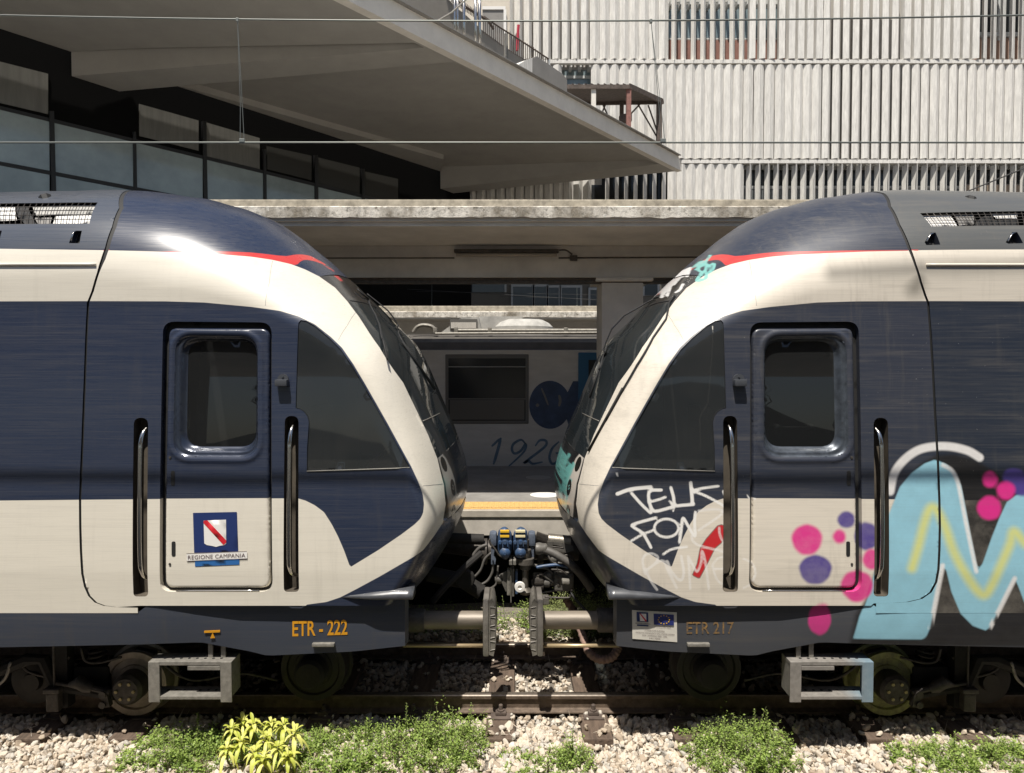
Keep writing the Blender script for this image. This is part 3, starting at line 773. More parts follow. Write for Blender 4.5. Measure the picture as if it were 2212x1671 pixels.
def sheet(name, mt, parent, outer, holes=(), off=0.0, step=0.02, layers=None, thick=0.0, both=False, contour=True, smooth=True, bstep=None, offf=None, cont=None):
    """curved sheet that follows the body side: CDT of an (x, z) polygon, laid on the surface (+ off inwards)"""
    outer = densify(outer, bstep or step); hs = [densify(h, bstep or step) for h in holes]
    lo, hi = outer.min(0), outer.max(0)
    gx, gz = np.meshgrid(np.arange(lo[0] + step * .5, hi[0], step), np.arange(lo[1] + step * .5, hi[1], step * .9))
    gx[::2] += step * .5
    g = np.stack([gx.ravel(), gz.ravel()], 1)
    ex = [g]
    if contour:
        tn = np.gradient(PROF, axis=0); tn /= np.linalg.norm(tn, axis=1)[:, None]; nr = np.stack([-tn[:, 1], tn[:, 0]], 1)
        for dd in (.0015, .005, .011, .02, .032, .047, .065):
            ex.append(densify(PROF - nr * dd, .02, False))
    if cont is not None: ex += cont
    g = np.vstack(ex)
    ok = inside(outer, g)
    for h in hs: ok &= ~inside(h, g)
    g = g[ok]
    dist = segdist(outer, g, True)
    for h in hs: dist = np.minimum(dist, segdist(h, g, True))
    g = g[dist > (step * .35 if cont is None else step * .12)]
    if cont is not None:
        _, ui = np.unique(np.round(g / (step * .25)).astype(int), axis=0, return_index=True); g = g[ui]
    v, f = triangulate(outer, hs, g)
    o_ = off if offf is None else off + offf(v)
    V = np.stack([v[:, 0], Sdepth(v) + o_, v[:, 1]], 1)
    F = f.tolist()                      # ccw in (x, z) seen from -y : normal towards the viewer
    xz = v
    if both:
        n = len(V); V2 = V.copy(); V2[:, 1] = 2 * YC - V2[:, 1]
        V = np.vstack([V, V2]); F = F + [[c + n, b + n, a + n] for a, b, c in F]; xz = np.vstack([v, v])
    if thick:
        loops = [outer] + hs
        for k, lp in enumerate(loops):
            b = len(V); y0 = Sdepth(lp) + off + (offf(lp) if offf is not None else 0)
            A = np.stack([lp[:, 0], y0, lp[:, 1]], 1); B = A.copy(); B[:, 1] += thick
            V = np.vstack([V, A, B]); n = len(lp); xz = np.vstack([xz, lp, lp])
            ar = ((lp[:, 0] * np.roll(lp[:, 1], -1)) - (np.roll(lp[:, 0], -1) * lp[:, 1])).sum() > 0
            for i in range(n):
                q = (b + i, b + n + i, b + n + (i + 1) % n, b + (i + 1) % n)
                if (k == 0) == ar: q = q[::-1]
                F.append(q[::-1] if False else q)
    at_ = None
    if layers is not None: at_ = {k: fn(xz) for k, fn in layers.items()}
    return new(name, V, F, mt, parent, smooth, attrs=at_)
def ringwall(name, mt, parent, loop, o0, o1, layers=None, inward=True):
    """side walls of a recess"""
    lp = densify(loop, .02); n = len(lp)
    if ((lp[:, 0] * np.roll(lp[:, 1], -1)) - (np.roll(lp[:, 0], -1) * lp[:, 1])).sum() < 0: lp = lp[::-1]
    A = XYZ(lp, o0); B = XYZ(lp, o1); V = np.vstack([A, B])
    F = [(i, (i + 1) % n, (i + 1) % n + n, i + n) for i in range(n)]
    if not inward: F = [f[::-1] for f in F]
    return new(name, V, F, mt, parent, 'auto', attrs={k: fn(np.vstack([lp, lp])) for k, fn in layers.items()} if layers else None)

# ------------------------------------------------------------------ paint: each colour field is a signed distance stored on the mesh
def paint_mat(name, base, layers, dirt=0.3, rough=0.33, streak=0.5, dirtcol=(.19, .17, .14), seed=0.0, chips=0.0, coat=.22, spec=.5):
    m = bpy.data.materials.new(name); m.use_nodes = True; nt = m.node_tree; b = nt.nodes["Principled BSDF"]
    L = nt.links
    cur = nt.nodes.new("ShaderNodeRGB"); cur.outputs[0].default_value = (*base, 1); cur = cur.outputs[0]
    tc = nt.nodes.new("ShaderNodeTexCoord")
    def noise(scale, stretch, det=8, rgh=.65, off=0.0):
        mp = nt.nodes.new("ShaderNodeMapping"); mp.inputs["Scale"].default_value = stretch; mp.inputs["Location"].default_value = (seed + off, 0, 0)
        L.new(tc.outputs["Object"], mp.inputs[0]); n = nt.nodes.new("ShaderNodeTexNoise"); n.inputs["Scale"].default_value = scale
        n.inputs["Detail"].default_value = det; n.inputs["Roughness"].default_value = rgh; L.new(mp.outputs[0], n.inputs["Vector"]); return n.outputs[0]
    def rng_(s, a, b_, c=0.0, d=1.0, smooth=False):
        r = nt.nodes.new("ShaderNodeMapRange"); r.interpolation_type = 'SMOOTHSTEP' if smooth else 'LINEAR'
        for i, v in enumerate((a, b_, c, d)): r.inputs[i + 1].default_value = v
        L.new(s, r.inputs[0]); return r.outputs[0]
    def mixc(f, a, c):
        x = nt.nodes.new("ShaderNodeMix"); x.data_type = 'RGBA'
        if isinstance(f, float): x.inputs[0].default_value = f
        else: L.new(f, x.inputs[0])
        for i, k in ((6, a), (7, c)):
            if isinstance(k, tuple): x.inputs[i].default_value = (*k, 1)
            else: L.new(k, x.inputs[i])
        return x.outputs[2]
    def mul(a, c):
        x = nt.nodes.new("ShaderNodeMath"); x.operation = 'MULTIPLY'
        for i, k in enumerate((a, c)):
            if isinstance(k, float): x.inputs[i].default_value = k
            else: L.new(k, x.inputs[i])
        return x.outputs[0]
    wob2 = noise(7, (1, 1, 1), 6, .7, 12.0)
    def apply(cur, want):
        for attr, col, width, alpha in layers:
            if attr.startswith(('g_', 'f_')) != want: continue
            a = nt.nodes.new("ShaderNodeAttribute"); a.attribute_name = attr
            f = rng_(a.outputs["Fac"], -width, width, 0.0, alpha, True)
            if attr.startswith('g_') and attr not in ('g_tag', 'g_red'):
                f = mul(f, rng_(wob2, .3, .62, .86, 1.0))
            cur = mixc(f, cur, col)
        return cur
    cur = apply(cur, False)
    # brushed horizontal streaks, blotchy grime and small chips of real dirt
    st1 = noise(24, (.07, 1, 5.0), 7, .7)
    st2 = noise(5, (.22, .5, 2.6), 8, .6, 3.1)
    big = noise(1.3, (1, 1, 1), 5, .6, 7.7)
    cur = mixc(mul(rng_(st1, .42, .75), .26 * streak), cur, dirtcol)
    cur = mixc(mul(rng_(st2, .54, .9), dirt), cur, dirtcol)
    vst = noise(9, (2.2, 1, .18), 5, .6, 5.5)                 # rain runs
    cur = mixc(mul(mul(rng_(vst, .5, .8), rng_(big, .42, .62)), dirt * .9), cur, (dirtcol[0] * .7, dirtcol[1] * .7, dirtcol[2] * .68))
    cur = apply(cur, True)                                     # sprayed after the grime had settled
    cur = mixc(mul(rng_(st1, .5, .8), .14), cur, dirtcol)
    if chips:
        ch = noise(60, (1, 1, 1), 3, .5, 1.7)
        cur = mixc(mul(rng_(ch, .74, .755), chips), cur, (.5, .47, .42))
    L.new(cur, b.inputs["Base Color"])
    L.new(rng_(st1, .3, .75, rough - .03, rough + .10), b.inputs["Roughness"])
    b.inputs["Coat Weight"].default_value = coat; b.inputs["Specular IOR Level"].default_value = spec; b.inputs["Coat Roughness"].default_value = .16
    bp = nt.nodes.new("ShaderNodeBump"); bp.inputs["Strength"].default_value = .05; bp.inputs["Distance"].default_value = .01
    L.new(big, bp.inputs["Height"]); L.new(bp.outputs[0], b.inputs["Normal"])
    return m

WHITE_OUT = [(222, 541), (340, 544), (460, 549), (542, 555), (589, 562), (628, 571), (660, 583), (690, 598), (724, 622), (751, 652), (775, 684), (800, 723), (820, 751), (844, 790), (871, 827), (898, 883),
             (925, 940), (945, 991), (959, 1048), (963, 1089), (957, 1129), (940, 1155), (914, 1189), (870, 1217), (820, 1246), (770, 1273), (735, 1291), (705, 1301), (660, 1307)]
NAVY_MID = [(-400, 652), (0, 651.5), (220, 651), (356, 651.5), (441, 654), (543, 663.5), (604, 672), (645, 684), (680, 701), (714, 728), (739, 752), (763, 787), (788, 829), (812, 871), (837, 915), (861, 959), (888, 1008),
            (903, 1040), (913, 1067), (916, 1089), (914, 1109), (908, 1121), (896, 1133), (867, 1155), (817, 1189), (756.5, 1226),
            (743, 1189), (730, 1159), (716, 1132), (700, 1107), (680, 1092), (660, 1082), (643, 1077), (350, 1078.5), (0, 1082), (-400, 1086)]
RED_L = [(222, 539.5), (340, 541), (450, 543.5), (542, 546), (600, 552.5), (620, 554), (634, 551), (650, 550), (670, 553), (699, 568.5), (722, 586), (722, 590), (697, 571.5), (680, 565), (665, 562), (655, 562), (647, 567), (641, 574), (628, 571), (589, 562), (542, 555), (440, 548.5), (340, 544), (222, 542)]
SEAM = [(279, 405), (277, 413), (262, 450), (247, 490), (232, 535), (223, 560), (212, 590), (200, 630), (190, 655), (187, 720), (183, 830), (178, 960), (173, 1080), (173.5, 1140), (175, 1190), (178, 1240), (184, 1268), (193, 1288), (207, 1302), (226, 1309), (250, 1312), (300, 1313.5)]
SEAM_R = [(1895, 405), (1907, 419), (1921, 447), (1940, 485), (1953, 510), (1963, 535), (1977, 572), (1989, 610), (1999, 640), (2005, 655), (2010, 720), (2015, 800), (2020, 900), (2026, 1000), (2029, 1080), (2030, 1140), (2029, 1190), (2027, 1230), (2022, 1258), (2010, 1280), (1990, 1294), (1960, 1301), (1930, 1303), (1890, 1304)]
SIDEWIN = [(645, 698), (650, 692), (662, 694), (680, 704), (712, 731), (737, 756), (761, 791), (786, 833), (810, 875), (835, 919), (859, 963), (884, 1007), (884, 1010), (663, 1018), (663.5, 970), (667.5, 912), (664, 899), (657, 889), (648, 883), (639, 881)]
DOOR_O = rquad([(352, 695), (587, 697), (589, 1279), (345, 1279)], 26)
DOOR_I = rquad([(361, 708), (581, 709), (582, 1273), (354, 1273)], 20)
WIN_O = rquad([(377, 724), (556, 726), (556, 989), (372, 988)], 40, 9)
WIN_I = rquad([(398, 737), (548, 738), (546, 967), (394, 967)], 34, 9)
SLOT_A = rquad([(289, 903), (320, 903), (320, 1289), (288, 1289)], [15.4, 15.4, 9, 9], 6)
SLOT_B = rquad([(615, 899), (645, 899), (646, 1279), (613, 1279)], [14.8, 14.8, 9, 9], 6)
BOT = 1309

SKO = [.003, .003, .008, .03, .05, .055, .06]
def build_train(right):
    MIR[0] = right
    root = thing('passenger_train', (2.2 if right else -2.2, YC, 0),
                 'train covered in spray graffiti with a pink, purple and pale blue M on its side' if right else
                 'clean blue and white train with the regional emblem on its cab door', 'train', 'trains standing nose to nose')
    tpx = lambda p: T(p)
    navy = (.027, .033, .051) if right else (.021, .030, .058)
    whitec = (.69, .63, .535) if right else (.72, .675, .58)
    red = (.55, .045, .04)
    wo = T(WHITE_OUT); nm = T(NAVY_MID); rd = T(RED_L)
    seam = TR(SEAM_R) if right else T(SEAM)
    zb_cab = float(T([(450, BOT)])[0, 1]); 
    def white_sd(q):
        # white: below the roof line / behind the band's outer edge, minus the navy mid field
        roof = np.vstack([T([(-400, 534), (0, 538), (150, 540)]), wo, [[wo[-1, 0] - .05, zb_cab - .3], [-6, zb_cab - .3]]])
        s = sdpoly(roof, q)
        return np.minimum(s, -sdpoly(nm, q))
    layers = {'sd_white': white_sd, 'sd_red': lambda q: sdpoly(rd, q)}
    lay = [('sd_white', whitec, .0022, 1.0), ('sd_red', red, .0022, 1.0)]
    if right: layers, lay = graffiti(layers, lay)
    rl = TR([(1940, 538), (1963, 541), (2060, 540), (2400, 539)]) if right else T([(-400, 537), (0, 537.5), (150, 537.5), (245, 538)])
    rpoly = np.vstack([rl, [[rl[-1, 0], 4.8]], [[rl[0, 0], 4.8]]])
    sxx = (TR(SEAM_R) if right else T(SEAM))
    def coachroof(q):
        xs_ = np.interp(q[:, 1], sxx[::-1, 1], sxx[::-1, 0])
        return np.minimum(sdpoly(rpoly, q), xs_ - q[:, 0])
    layers['sd_coachroof'] = coachroof; lay.insert(1, ('sd_coachroof', (.085, .088, .086) if right else (.062, .072, .092), .003, 1.0))
    if right:
        layers['sd_coachside'] = lambda q: np.minimum(sdpoly(nm, q), np.interp(q[:, 1], sxx[::-1, 1], sxx[::-1, 0]) - q[:, 0])
        lay.insert(2, ('sd_coachside', (.014, .021, .036), .003, .85))
        layers['sd_grime'] = strokes('grm', [([(1800, 590), (1900, 585), (1960, 582), (2060, 578), (2230, 576)], 16), ([(1985, 600), (1975, 625)], 16)])
        lay.insert(2, ('sd_grime', (.20, .185, .155), .075, .8))
    paint = paint_mat('train_paint_right' if right else 'train_paint_left', navy, lay, dirt=.42 if right else .16, rough=.38 if right else .27, streak=.55 if right else .32, seed=3.3 if right else 0, chips=.25 if right else .08)
    M['paint'] = paint
    gl = 'right' if right else 'left'
    # ---- cab shell: seam -> roof profile -> edge of the white band -> bottom
    a0 = T([(690, 598)])[0]
    k0 = np.argmin(np.linalg.norm(PROF - a0, axis=1))                       # profile point next to the top of the dark front
    b0 = T([(957, 1129)])[0]
    k1 = np.argmin(np.linalg.norm(PROF - b0, axis=1))
    ks = np.argmin(np.linalg.norm(PROF - seam[1], axis=1))
    band = wo[7:21]                                                        # white band's outer edge alongside the dark front
    gap = .009
    zw = float(T([(150, 540)])[0, 1]); gp = np.where(seam[:, 1] > zw - .1, .017, gap) if not right else np.where(seam[:, 1] > zw - .1, .012, gap)
    sx = seam.copy(); sx[:, 0] += gp
    roof_seg = PROF[ks:k0 + 1]; roof_seg = roof_seg[roof_seg[:, 0] > sx[1, 0] + .012]
    lower = PROF[k1:]; 
    lower = lower[lower[:, 1] > zb_cab + .02]
    zbt = zb_cab
    cab = np.vstack([sx[1:][::-1], roof_seg, band, lower, [[lower[-1, 0] - .03, zbt]], [[sx[-1, 0] + .02, zbt]]])
    cab[0:1, 1] = np.maximum(cab[0:1, 1], zbt)
    holes = [T(DOOR_O), T(SLOT_A), T(SLOT_B), T(SIDEWIN)]
    body = sheet('cab_body', paint, root, cab, holes, step=.016 if right else .02, layers=layers)
    # far half of the nose (no openings)
    MIRy = sheet('far_side_body', paint, root, cab, [], step=.06, layers=layers)
    me = MIRy.data; co = np.empty(len(me.vertices) * 3, np.float32); me.vertices.foreach_get('co', co); co[1::3] = 2 * YC - co[1::3]; me.vertices.foreach_set('co', co); me.flip_normals()
    # ---- coach side behind the seam
    sl_ = seam.copy(); sl_[:, 0] -= gp
    xe = -6.6
    kk = PROF[:ks + 1]; kk = kk[kk[:, 0] < sl_[1, 0] - .012]; kk = kk[kk[:, 0] > xe]
    zs_t = float(T([(100, 1325)])[0, 1])
    coach = np.vstack([[[xe, zs_t]], [[sl_[-1, 0], zs_t]], sl_[1:][::-1], kk[::-1], [[xe, np.interp(xe, PROF[:20, 0], PROF[:20, 1])]]])
    if right: grille = [(1987, 461), (2012, 490), (2300, 487), (2300, 455)]; gh = TR(grille)
    else: grille = [(-90, 441), (211, 438), (193, 484), (-90, 486)]; gh = T(grille)
    lp = [[(1997, 524), (2010, 503), (2021, 503), (2031, 529), (2001, 530)], [(2172, 524), (2186, 502), (2197, 502), (2210, 526), (2178, 527)]] if right else [[(149, 526), (157, 503), (164, 499), (177, 499), (172, 526)], [(-25, 526), (-17, 503), (-10, 499), (4, 499), (-2, 526)]]
    lpx = [(TR if right else T)(p) for p in lp]
    co_ = sheet('coach_body', paint, root, coach, [gh] + lpx, step=.02 if right else .03, layers=layers)
    MIRy = sheet('far_coach_body', paint, root, coach, [], step=.09, layers=layers)
    me = MIRy.data; co = np.empty(len(me.vertices) * 3, np.float32); me.vertices.foreach_get('co', co); co[1::3] = 2 * YC - co[1::3]; me.vertices.foreach_set('co', co); me.flip_normals()
    # seam joint
    mb = MB(); s0 = densify(np.vstack([seam]), .02, False); A = XYZ(np.stack([s0[:, 0] - .022, s0[:, 1]], 1), .012); B = XYZ(np.stack([s0[:, 0] + .022, s0[:, 1]], 1), .012)
    n = len(s0); new('body_joint', np.vstack([A, B]), [(i, i + n, i + n + 1, i + 1)[::-1] for i in range(n - 1)], M['black'], root, True)
    # rain gutter ledge on the coach
    ga = (TR([(2000, 573), (2300, 573)]) if right else T([(208, 572), (-150, 573)]))
    gl_ = densify(ga, .1, False); mb = MB(); pts = [Vector(p) for p in XYZ(gl_, -.006)]
    mb.tube(pts, .012, 8); mb.build('rain_gutter', paint_plain(whitec, right), root, True)
    # roof grille: wires, frame and the equipment seen behind it
    gr = MB(); lo, hi = gh.min(0), gh.max(0); s1, s2 = gh[0], gh[1]
    gx0, gx1 = lo[0] + .02, hi[0] - .0
    for t in np.linspace(0, 1, 6):
        a = gh[0] * (1 - t) + gh[3] * t if not right else gh[0] * (1 - t) + gh[1] * t
        b = gh[1] * (1 - t) + gh[2] * t if not right else gh[3] * (1 - t) + gh[2] * t
        gr.tube([Vector(p) for p in XYZ(densify([a, b], .15, False), .006)], .0028, 4)
    ncol = 24
    for t in np.linspace(0, 1, ncol):
        if not right: a = gh[0] * (1 - t) + gh[1] * t; b = gh[3] * (1 - t) + gh[2] * t
        else: a = gh[0] * (1 - t) + gh[3] * t; b = gh[1] * (1 - t) + gh[2] * t
        gr.tube([Vector(p) for p in XYZ(densify([a, b], .05, False), .006)], .0028, 4)
    gobj = gr.build('roof_grille', M['grease'], root)
    for nm_, mt_, pp in ((('white_panel', M['white'], [(1990, 463), (2060, 463), (2076, 487), (2008, 487)]), ('white_panel', M['white'], [(2148, 459), (2206, 457), (2206, 470), (2160, 470)]), ('dark_equipment', M['black'], [(2112, 486), (2120, 474), (2140, 460), (2150, 462), (2152, 474), (2206, 472), (2206, 486)]), ('grey_panel', M['graywall'], [(2066, 458), (2110, 458), (2112, 482), (2080, 486)])) if right else
                          (('white_panel', M['pod'], [(62, 444), (206, 441), (198, 461), (70, 464)]), ('white_panel', M['white'], [(112, 465), (197, 463), (190, 481), (106, 482)]), ('dark_strap', M['black'], [(28, 443), (52, 443), (70, 483), (46, 483), (30, 466)]), ('white_panel', M['white'], [(-80, 445), (24, 444), (28, 474), (-80, 478)]), ('grey_panel', M['graywall'], [(66, 468), (104, 468), (100, 483), (74, 483)]))):
        sheet(nm_, mt_, gobj, (TR if right else T)(pp), off=.045, step=.05, contour=False)
    eq = MB(); yy = float(Sdepth([[ (lo[0] + hi[0]) / 2, lo[1]]])[0])
    eq.bbox(lo[0] + .25, lo[0] + .62, yy + .52, yy + .9, lo[1] - .2, lo[1] + .1, .02).bbox(hi[0] - .42, hi[0] - .05, yy + .3, yy + .9, lo[1] - .25, lo[1] + .1, .02)
    eq.build('roof_equipment', M['parapet'], gobj)
    eq = MB(); eq.tube([(lo[0] + .66, yy + .3, lo[1] - .1), (lo[0] + .72, yy + .32, lo[1] + .12), (lo[0] + .62, yy + .36, lo[1] + .3)], .05, 8)
    eq.tube([(hi[0] - .75, yy + .3, lo[1] - .2), (hi[0] - .6, yy + .34, lo[1] + .05), (hi[0] - .5, yy + .4, lo[1] + .25)], .03, 8)
    eq.build('roof_cable', M['black'], gobj)
    new('grille_well', [(lo[0] - .1, yy + 1.0, lo[1] - .3), (hi[0] + .1, yy + 1.0, lo[1] - .3), (hi[0] + .1, yy + .2, lo[1] - .32), (lo[0] - .1, yy + .2, lo[1] - .32)], [(0, 1, 2, 3)[::-1]], M['graywall'], gobj)
    for q in lpx:
        c = q.mean(0); mb = MB()
        o = ringwall('lifting_pocket', M['skirt'], root, q, 0, .07)
        fl = sheet('pocket_plate', M['black'], o, q + (c - q) * .02, off=.07, step=.05, contour=False)
        mb.tube([Vector(p) for p in XYZ([q[0] + (c - q[0]) * .3, q[1] + (c - q[1]) * .2, (q[1] + q[2]) / 2 + np.array([0, -.005])], .0)], .006, 6); mb.build('pocket_lip', M['chrome'], o, True)
    # ---- grab-rail recesses and rails
    for sl, railx in ((SLOT_A, [(315, 918), (309, 930), (306, 948), (304.5, 1000), (303.5, 1100), (304, 1190), (306, 1230), (309, 1250), (316, 1262)]),
                      (SLOT_B, [(632, 915), (629, 924), (627, 945), (626, 1000), (625, 1100), (625, 1190), (626, 1225), (629, 1243), (636, 1252)])):
        q = T(sl)
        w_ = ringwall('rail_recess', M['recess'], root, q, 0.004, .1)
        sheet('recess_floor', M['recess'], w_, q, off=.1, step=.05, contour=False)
        rp = spline(T(railx), 6); k = len(rp)
        offs = np.interp(np.arange(k), [0, 8, 14, k - 14, k - 8, k - 1], [.09, .02, -.012, -.012, .02, .09])
        pts = XYZ(rp, 0); pts[:, 1] += offs
        mb = MB(); mb.tube([Vector(p) for p in pts], .0165, 12); mb.build('grab_rail', M['chrome'], root, True)
    # ---- door
    do, di = T(DOOR_O), T(DOOR_I); wO, wI = T(WIN_O), T(WIN_I)
    ringwall('door_surround', paint, root, do, 0, .05, layers)
    sheet('door_gasket', M['black'], root, do, [di], off=.048, step=.05, contour=False)
    def door_off(v):
        d1 = segdist(di, v, True); t = np.clip(d1 / .022, 0, 1); o = .03 * (1 - np.sqrt(np.maximum(0, 1 - (1 - t) ** 2)))
        d2 = np.where(inside(wO, v), 0, segdist(wO, v, True)); t2 = np.clip(d2 / .03, 0, 1)
        return o - .008 * np.sin(np.pi * np.clip(d2 / .05, 0, 1)) ** 1
    def offset_loops(loop, ds):
        lp = densify(loop, .02); tn = np.roll(lp, -1, 0) - np.roll(lp, 1, 0); tn /= np.linalg.norm(tn, axis=1)[:, None]
        ar = ((lp[:, 0] * np.roll(lp[:, 1], -1)) - (np.roll(lp[:, 0], -1) * lp[:, 1])).sum()
        nn = np.stack([-tn[:, 1], tn[:, 0]], 1) * (1 if ar > 0 else -1)
        return [lp + nn * d for d in ds]
    door = sheet('cab_door', paint, root, di, [wO], off=.012, step=.02, layers=layers, contour=False, offf=door_off, thick=.035,
                 cont=offset_loops(di, [.003, .007, .012, .018, .024]) + offset_loops(wO, [-.008, -.016, -.025, -.034, -.044]))
    def wf_off(v):
        d1 = segdist(wO, v, True); d2 = segdist(wI, v, True); t = d1 / (d1 + d2 + 1e-6)
        return .06 * (t ** 1.3) + .006 * np.sin(t * np.pi * 3)
    wf = sheet('window_frame', M['doorframe_r'] if right else M['doorframe_l'], door, wO, [wI], off=.012, step=.016, contour=False, offf=wf_off, cont=offset_loops(wO, [.006, .012, .019, .027, .036, .046]))
    sheet('window_pane', M['doorglass'], door, wI, off=.07, step=.05, contour=False, smooth=True)
    for (X, Y, w_, h_) in ((372, 1034, 4.2, 16), (373.5, 1187, 4.2, 16)):
        q = T(rquad([(X - w_, Y - h_), (X + w_, Y - h_), (X + w_, Y + h_), (X - w_, Y + h_)], 4))
        sheet('door_handle_slot', M['black'], door, q, off=.009, step=.02, contour=False, thick=.01)
    for (X, Y) in ((366, 989), (365.5, 1220)):
        q = T([(X + 2.6 * math.cos(a), Y + 2.6 * math.sin(a)) for a in np.linspace(0, 6.28, 10)[:-1]])
        sheet('key_lock', M['grease'], door, q, off=.006, step=.02, contour=False, thick=.01)
    sill = T([(373, 1271.5), (560, 1271.5)]); mb = MB(); mb.tube([Vector(p) for p in XYZ(densify(T([(380, 1277), (560, 1277)]), .1, False), .004)], .006, 8); mb.build('door_sill', M['chrome'], root, True)
    if right:       # grab handle seen through the door glass
        mb = MB(); a, b = at(1697, 928, .16, True), at(1773, 928, .16, True); mb.tube([a, b], .011, 8)
        for p in (a, b): mb.cyl(p + Vector((0, .06, 0)), p - Vector((0, .015, 0)), .026, 12)
        mb.build('door_grab_handle', M['galv'], door, True)
    # ---- triangular side window
    sw = T(SIDEWIN)
    sheet('side_window', M['cabglass'], root, sw, off=.006, step=.05, thick=0, contour=False)
    ringwall('window_seal', M['black'], root, sw, -.003, .03)
    mb = MB(); mb.tube([Vector(p) for p in XYZ(densify(T([(663, 1018.5), (885, 1010.5)]), .1, False), -.003)], .0045, 6); mb.build('window_strip', M['strip'], root, True)
    if right:
        mb = MB(); mb.tube([Vector(p) for p in XYZ(densify(T([(667, 705), (667, 740), (671, 800), (677, 872), (690, 893), (695, 905), (693, 974)]), .05, False), .012)], .006, 6); mb.build('window_trim', M['strip'], root, True)
    # ---- dark front: destination panel, windscreen, lower cowl (both halves)
    def front(name, mt, bi0, bi1, k_a, k_b, lay_=None, step=.02):
        loop = np.vstack([band[bi0:bi1 + 1], PROF[k_a:k_b + 1][::-1]])
        return sheet(name, mt, root, loop, step=step, layers=lay_, both=True)
    kp = lambda X, Y: int(np.argmin(np.abs(KPAR - karr[np.argmin(np.linalg.norm(sil - np.array([X, Y]), axis=1))])))
    kA, kB, kC, kD = k0 + 1, kp(805, 652), kp(988, 960), k1 - 1
    # band indices: 0 (690,598) .. 2 (751,652) .. 10 (945,991) .. 13 (957,1129)
    fl = {}
    flist = []
    fbase = (.012, .013, .015)
    if right: fl, flist = front_graffiti()
    else:
        rs = T([(686, 566), (694, 566), (710, 577), (726, 592), (742, 608), (738, 610), (722, 597), (705, 582), (690, 571)])
        fl = {'sd_redf': lambda q: sdpoly(rs, q)}; flist = [('sd_redf', (.5, .05, .05), .003, 1.0)]
    pf = paint_mat('front_panel_right' if right else 'front_panel_left', fbase, flist, dirt=.12, rough=.12, streak=.15, seed=9)
    dp = front('destination_panel', pf, 0, 2, kA, kB, fl, .012)
    ws = front('windscreen', M['screen'], 2, 10, kB, kC)
    # cowl with the headlight cluster
    lampP = [(936, 962), (945, 966), (964, 991), (975, 1015), (982, 1035), (988, 1065), (989.5, 1100), (984, 1136), (972, 1130), (968, 1085), (962, 1045), (948, 995)]
    lamp = T(lampP)
    fl2 = dict(fl); fl2['sd_lamp'] = lambda q: sdpoly(lamp, q)
    def ov(c, rx, rz, tilt):
        a = np.linspace(0, 2 * np.pi, 24)[:-1]; x, y = rx * np.cos(a), rz * np.sin(a)
        return T(np.stack([c[0] + x * math.cos(tilt) - y * math.sin(tilt), c[1] + x * math.sin(tilt) + y * math.cos(tilt)], 1))
    if right: fl2.update(front_graffiti(True)[0])
    lc = [('sd_lamp', (.55, .5, .44) if right else (.26, .25, .23), .003, 1.0)]
    pf2 = paint_mat('cowl_right' if right else 'cowl_left', fbase, (front_graffiti(True)[1] if right else []) + lc, dirt=.2, rough=.14, streak=.2, seed=4)
    cw = front('front_cowl', pf2, 10, 13, kC, kD, fl2, .012)
    for c, rx, rz, tl in (((959, 1003), 5.5, 17, -.30), ((978.5, 1053), 4.5, 18, -.14), ((980, 1106), 4.0, 16, .08)):
        q = ov(c, rx, rz, tl); sheet('headlight', M['lens'], cw, q, off=-.004, step=.03, contour=False)
    # joint strips of the screen
    mb = MB(); g1 = T([(914, 910), (932, 902), (950, 893)])
    mb.tube([Vector(p) for p in XYZ(densify(g1, .02, False), -.002)], .004, 6); mb.build('screen_strip', M['galv'], ws, True)
    mb = MB(); g1 = T([(757, 650), (770, 652), (788, 655), (803, 661)])
    mb.tube([Vector(p) for p in XYZ(densify(g1, .02, False), -.002)], .005, 6); mb.build('screen_seal', M['black'], ws, True)
    # wipers
    wm = TR if right else T
    wl = ([[(1420, 642), (1400, 652), (1345, 683), (1318, 712), (1306, 740), (1297, 770), (1292, 800)], [(1466, 640), (1455, 655), (1448, 690), (1420, 730), (1385, 790), (1350, 850), (1320, 905)]] if right else
          [[(786, 632), (800, 645), (812, 680), (822, 705), (828, 735)], [(796, 637), (815, 652), (840, 672), (853, 688), (862, 715), (880, 750), (905, 790)]])
    for i, w_ in enumerate(wl):
        p = np.array(w_, float)
        if right and i == 1: p[:, 0] -= 12
        q = wm(p) 
        pts = [Vector(v) for v in XYZ(densify(q, .03, False), -.035)]
        mb = MB(); mb.tube(pts, .0075, 6)
        e = pts[-1]; d = (pts[-1] - pts[-4]).normalized(); mb.beam(e - d * .28 + Vector((0, .01, 0)), e + d * .3 + Vector((0, .012, 0)), .012, .022)
        mb.build('wiper', M['black'], root, True)
    # lamp bracket / clip beside the window
    mb = MB(); c = at(612, 826)
    mb.bbox(c.x - .045, c.x + .045, c.y - .065, c.y + .004, c.z - .03, c.z + .02, .006); mb.cyl((c.x, c.y + .004, c.z + .02), (c.x, c.y - .012, c.z + .02), .042, 18)
    mb.cyl((c.x, c.y - .012, c.z + .042), (c.x, c.y - .018, c.z + .042), .008, 8)
    mb.build('step_lamp', M['lampgrey'], root, 'auto')
    for k_, jp in enumerate(([(589, 564), (582, 610), (573, 661)], [(768, 676), (750, 704), (731, 735)], [(914, 1050), (936, 1048), (956, 1046)])):
        mb = MB(); mb.tube([Vector(p) for p in XYZ(densify(T(jp), .02, False), .0005)], .0013, 5); mb.build('panel_joint', M['skirt'], root, True)
    # ---- skirt
    yS = float(Sdepth([[-3, 1.06]])[0])
    SK_T = [(-420, 1325), (250, 1322), (400, 1321), (520, 1318), (640, 1314), (760, 1308), (875, 1298)]
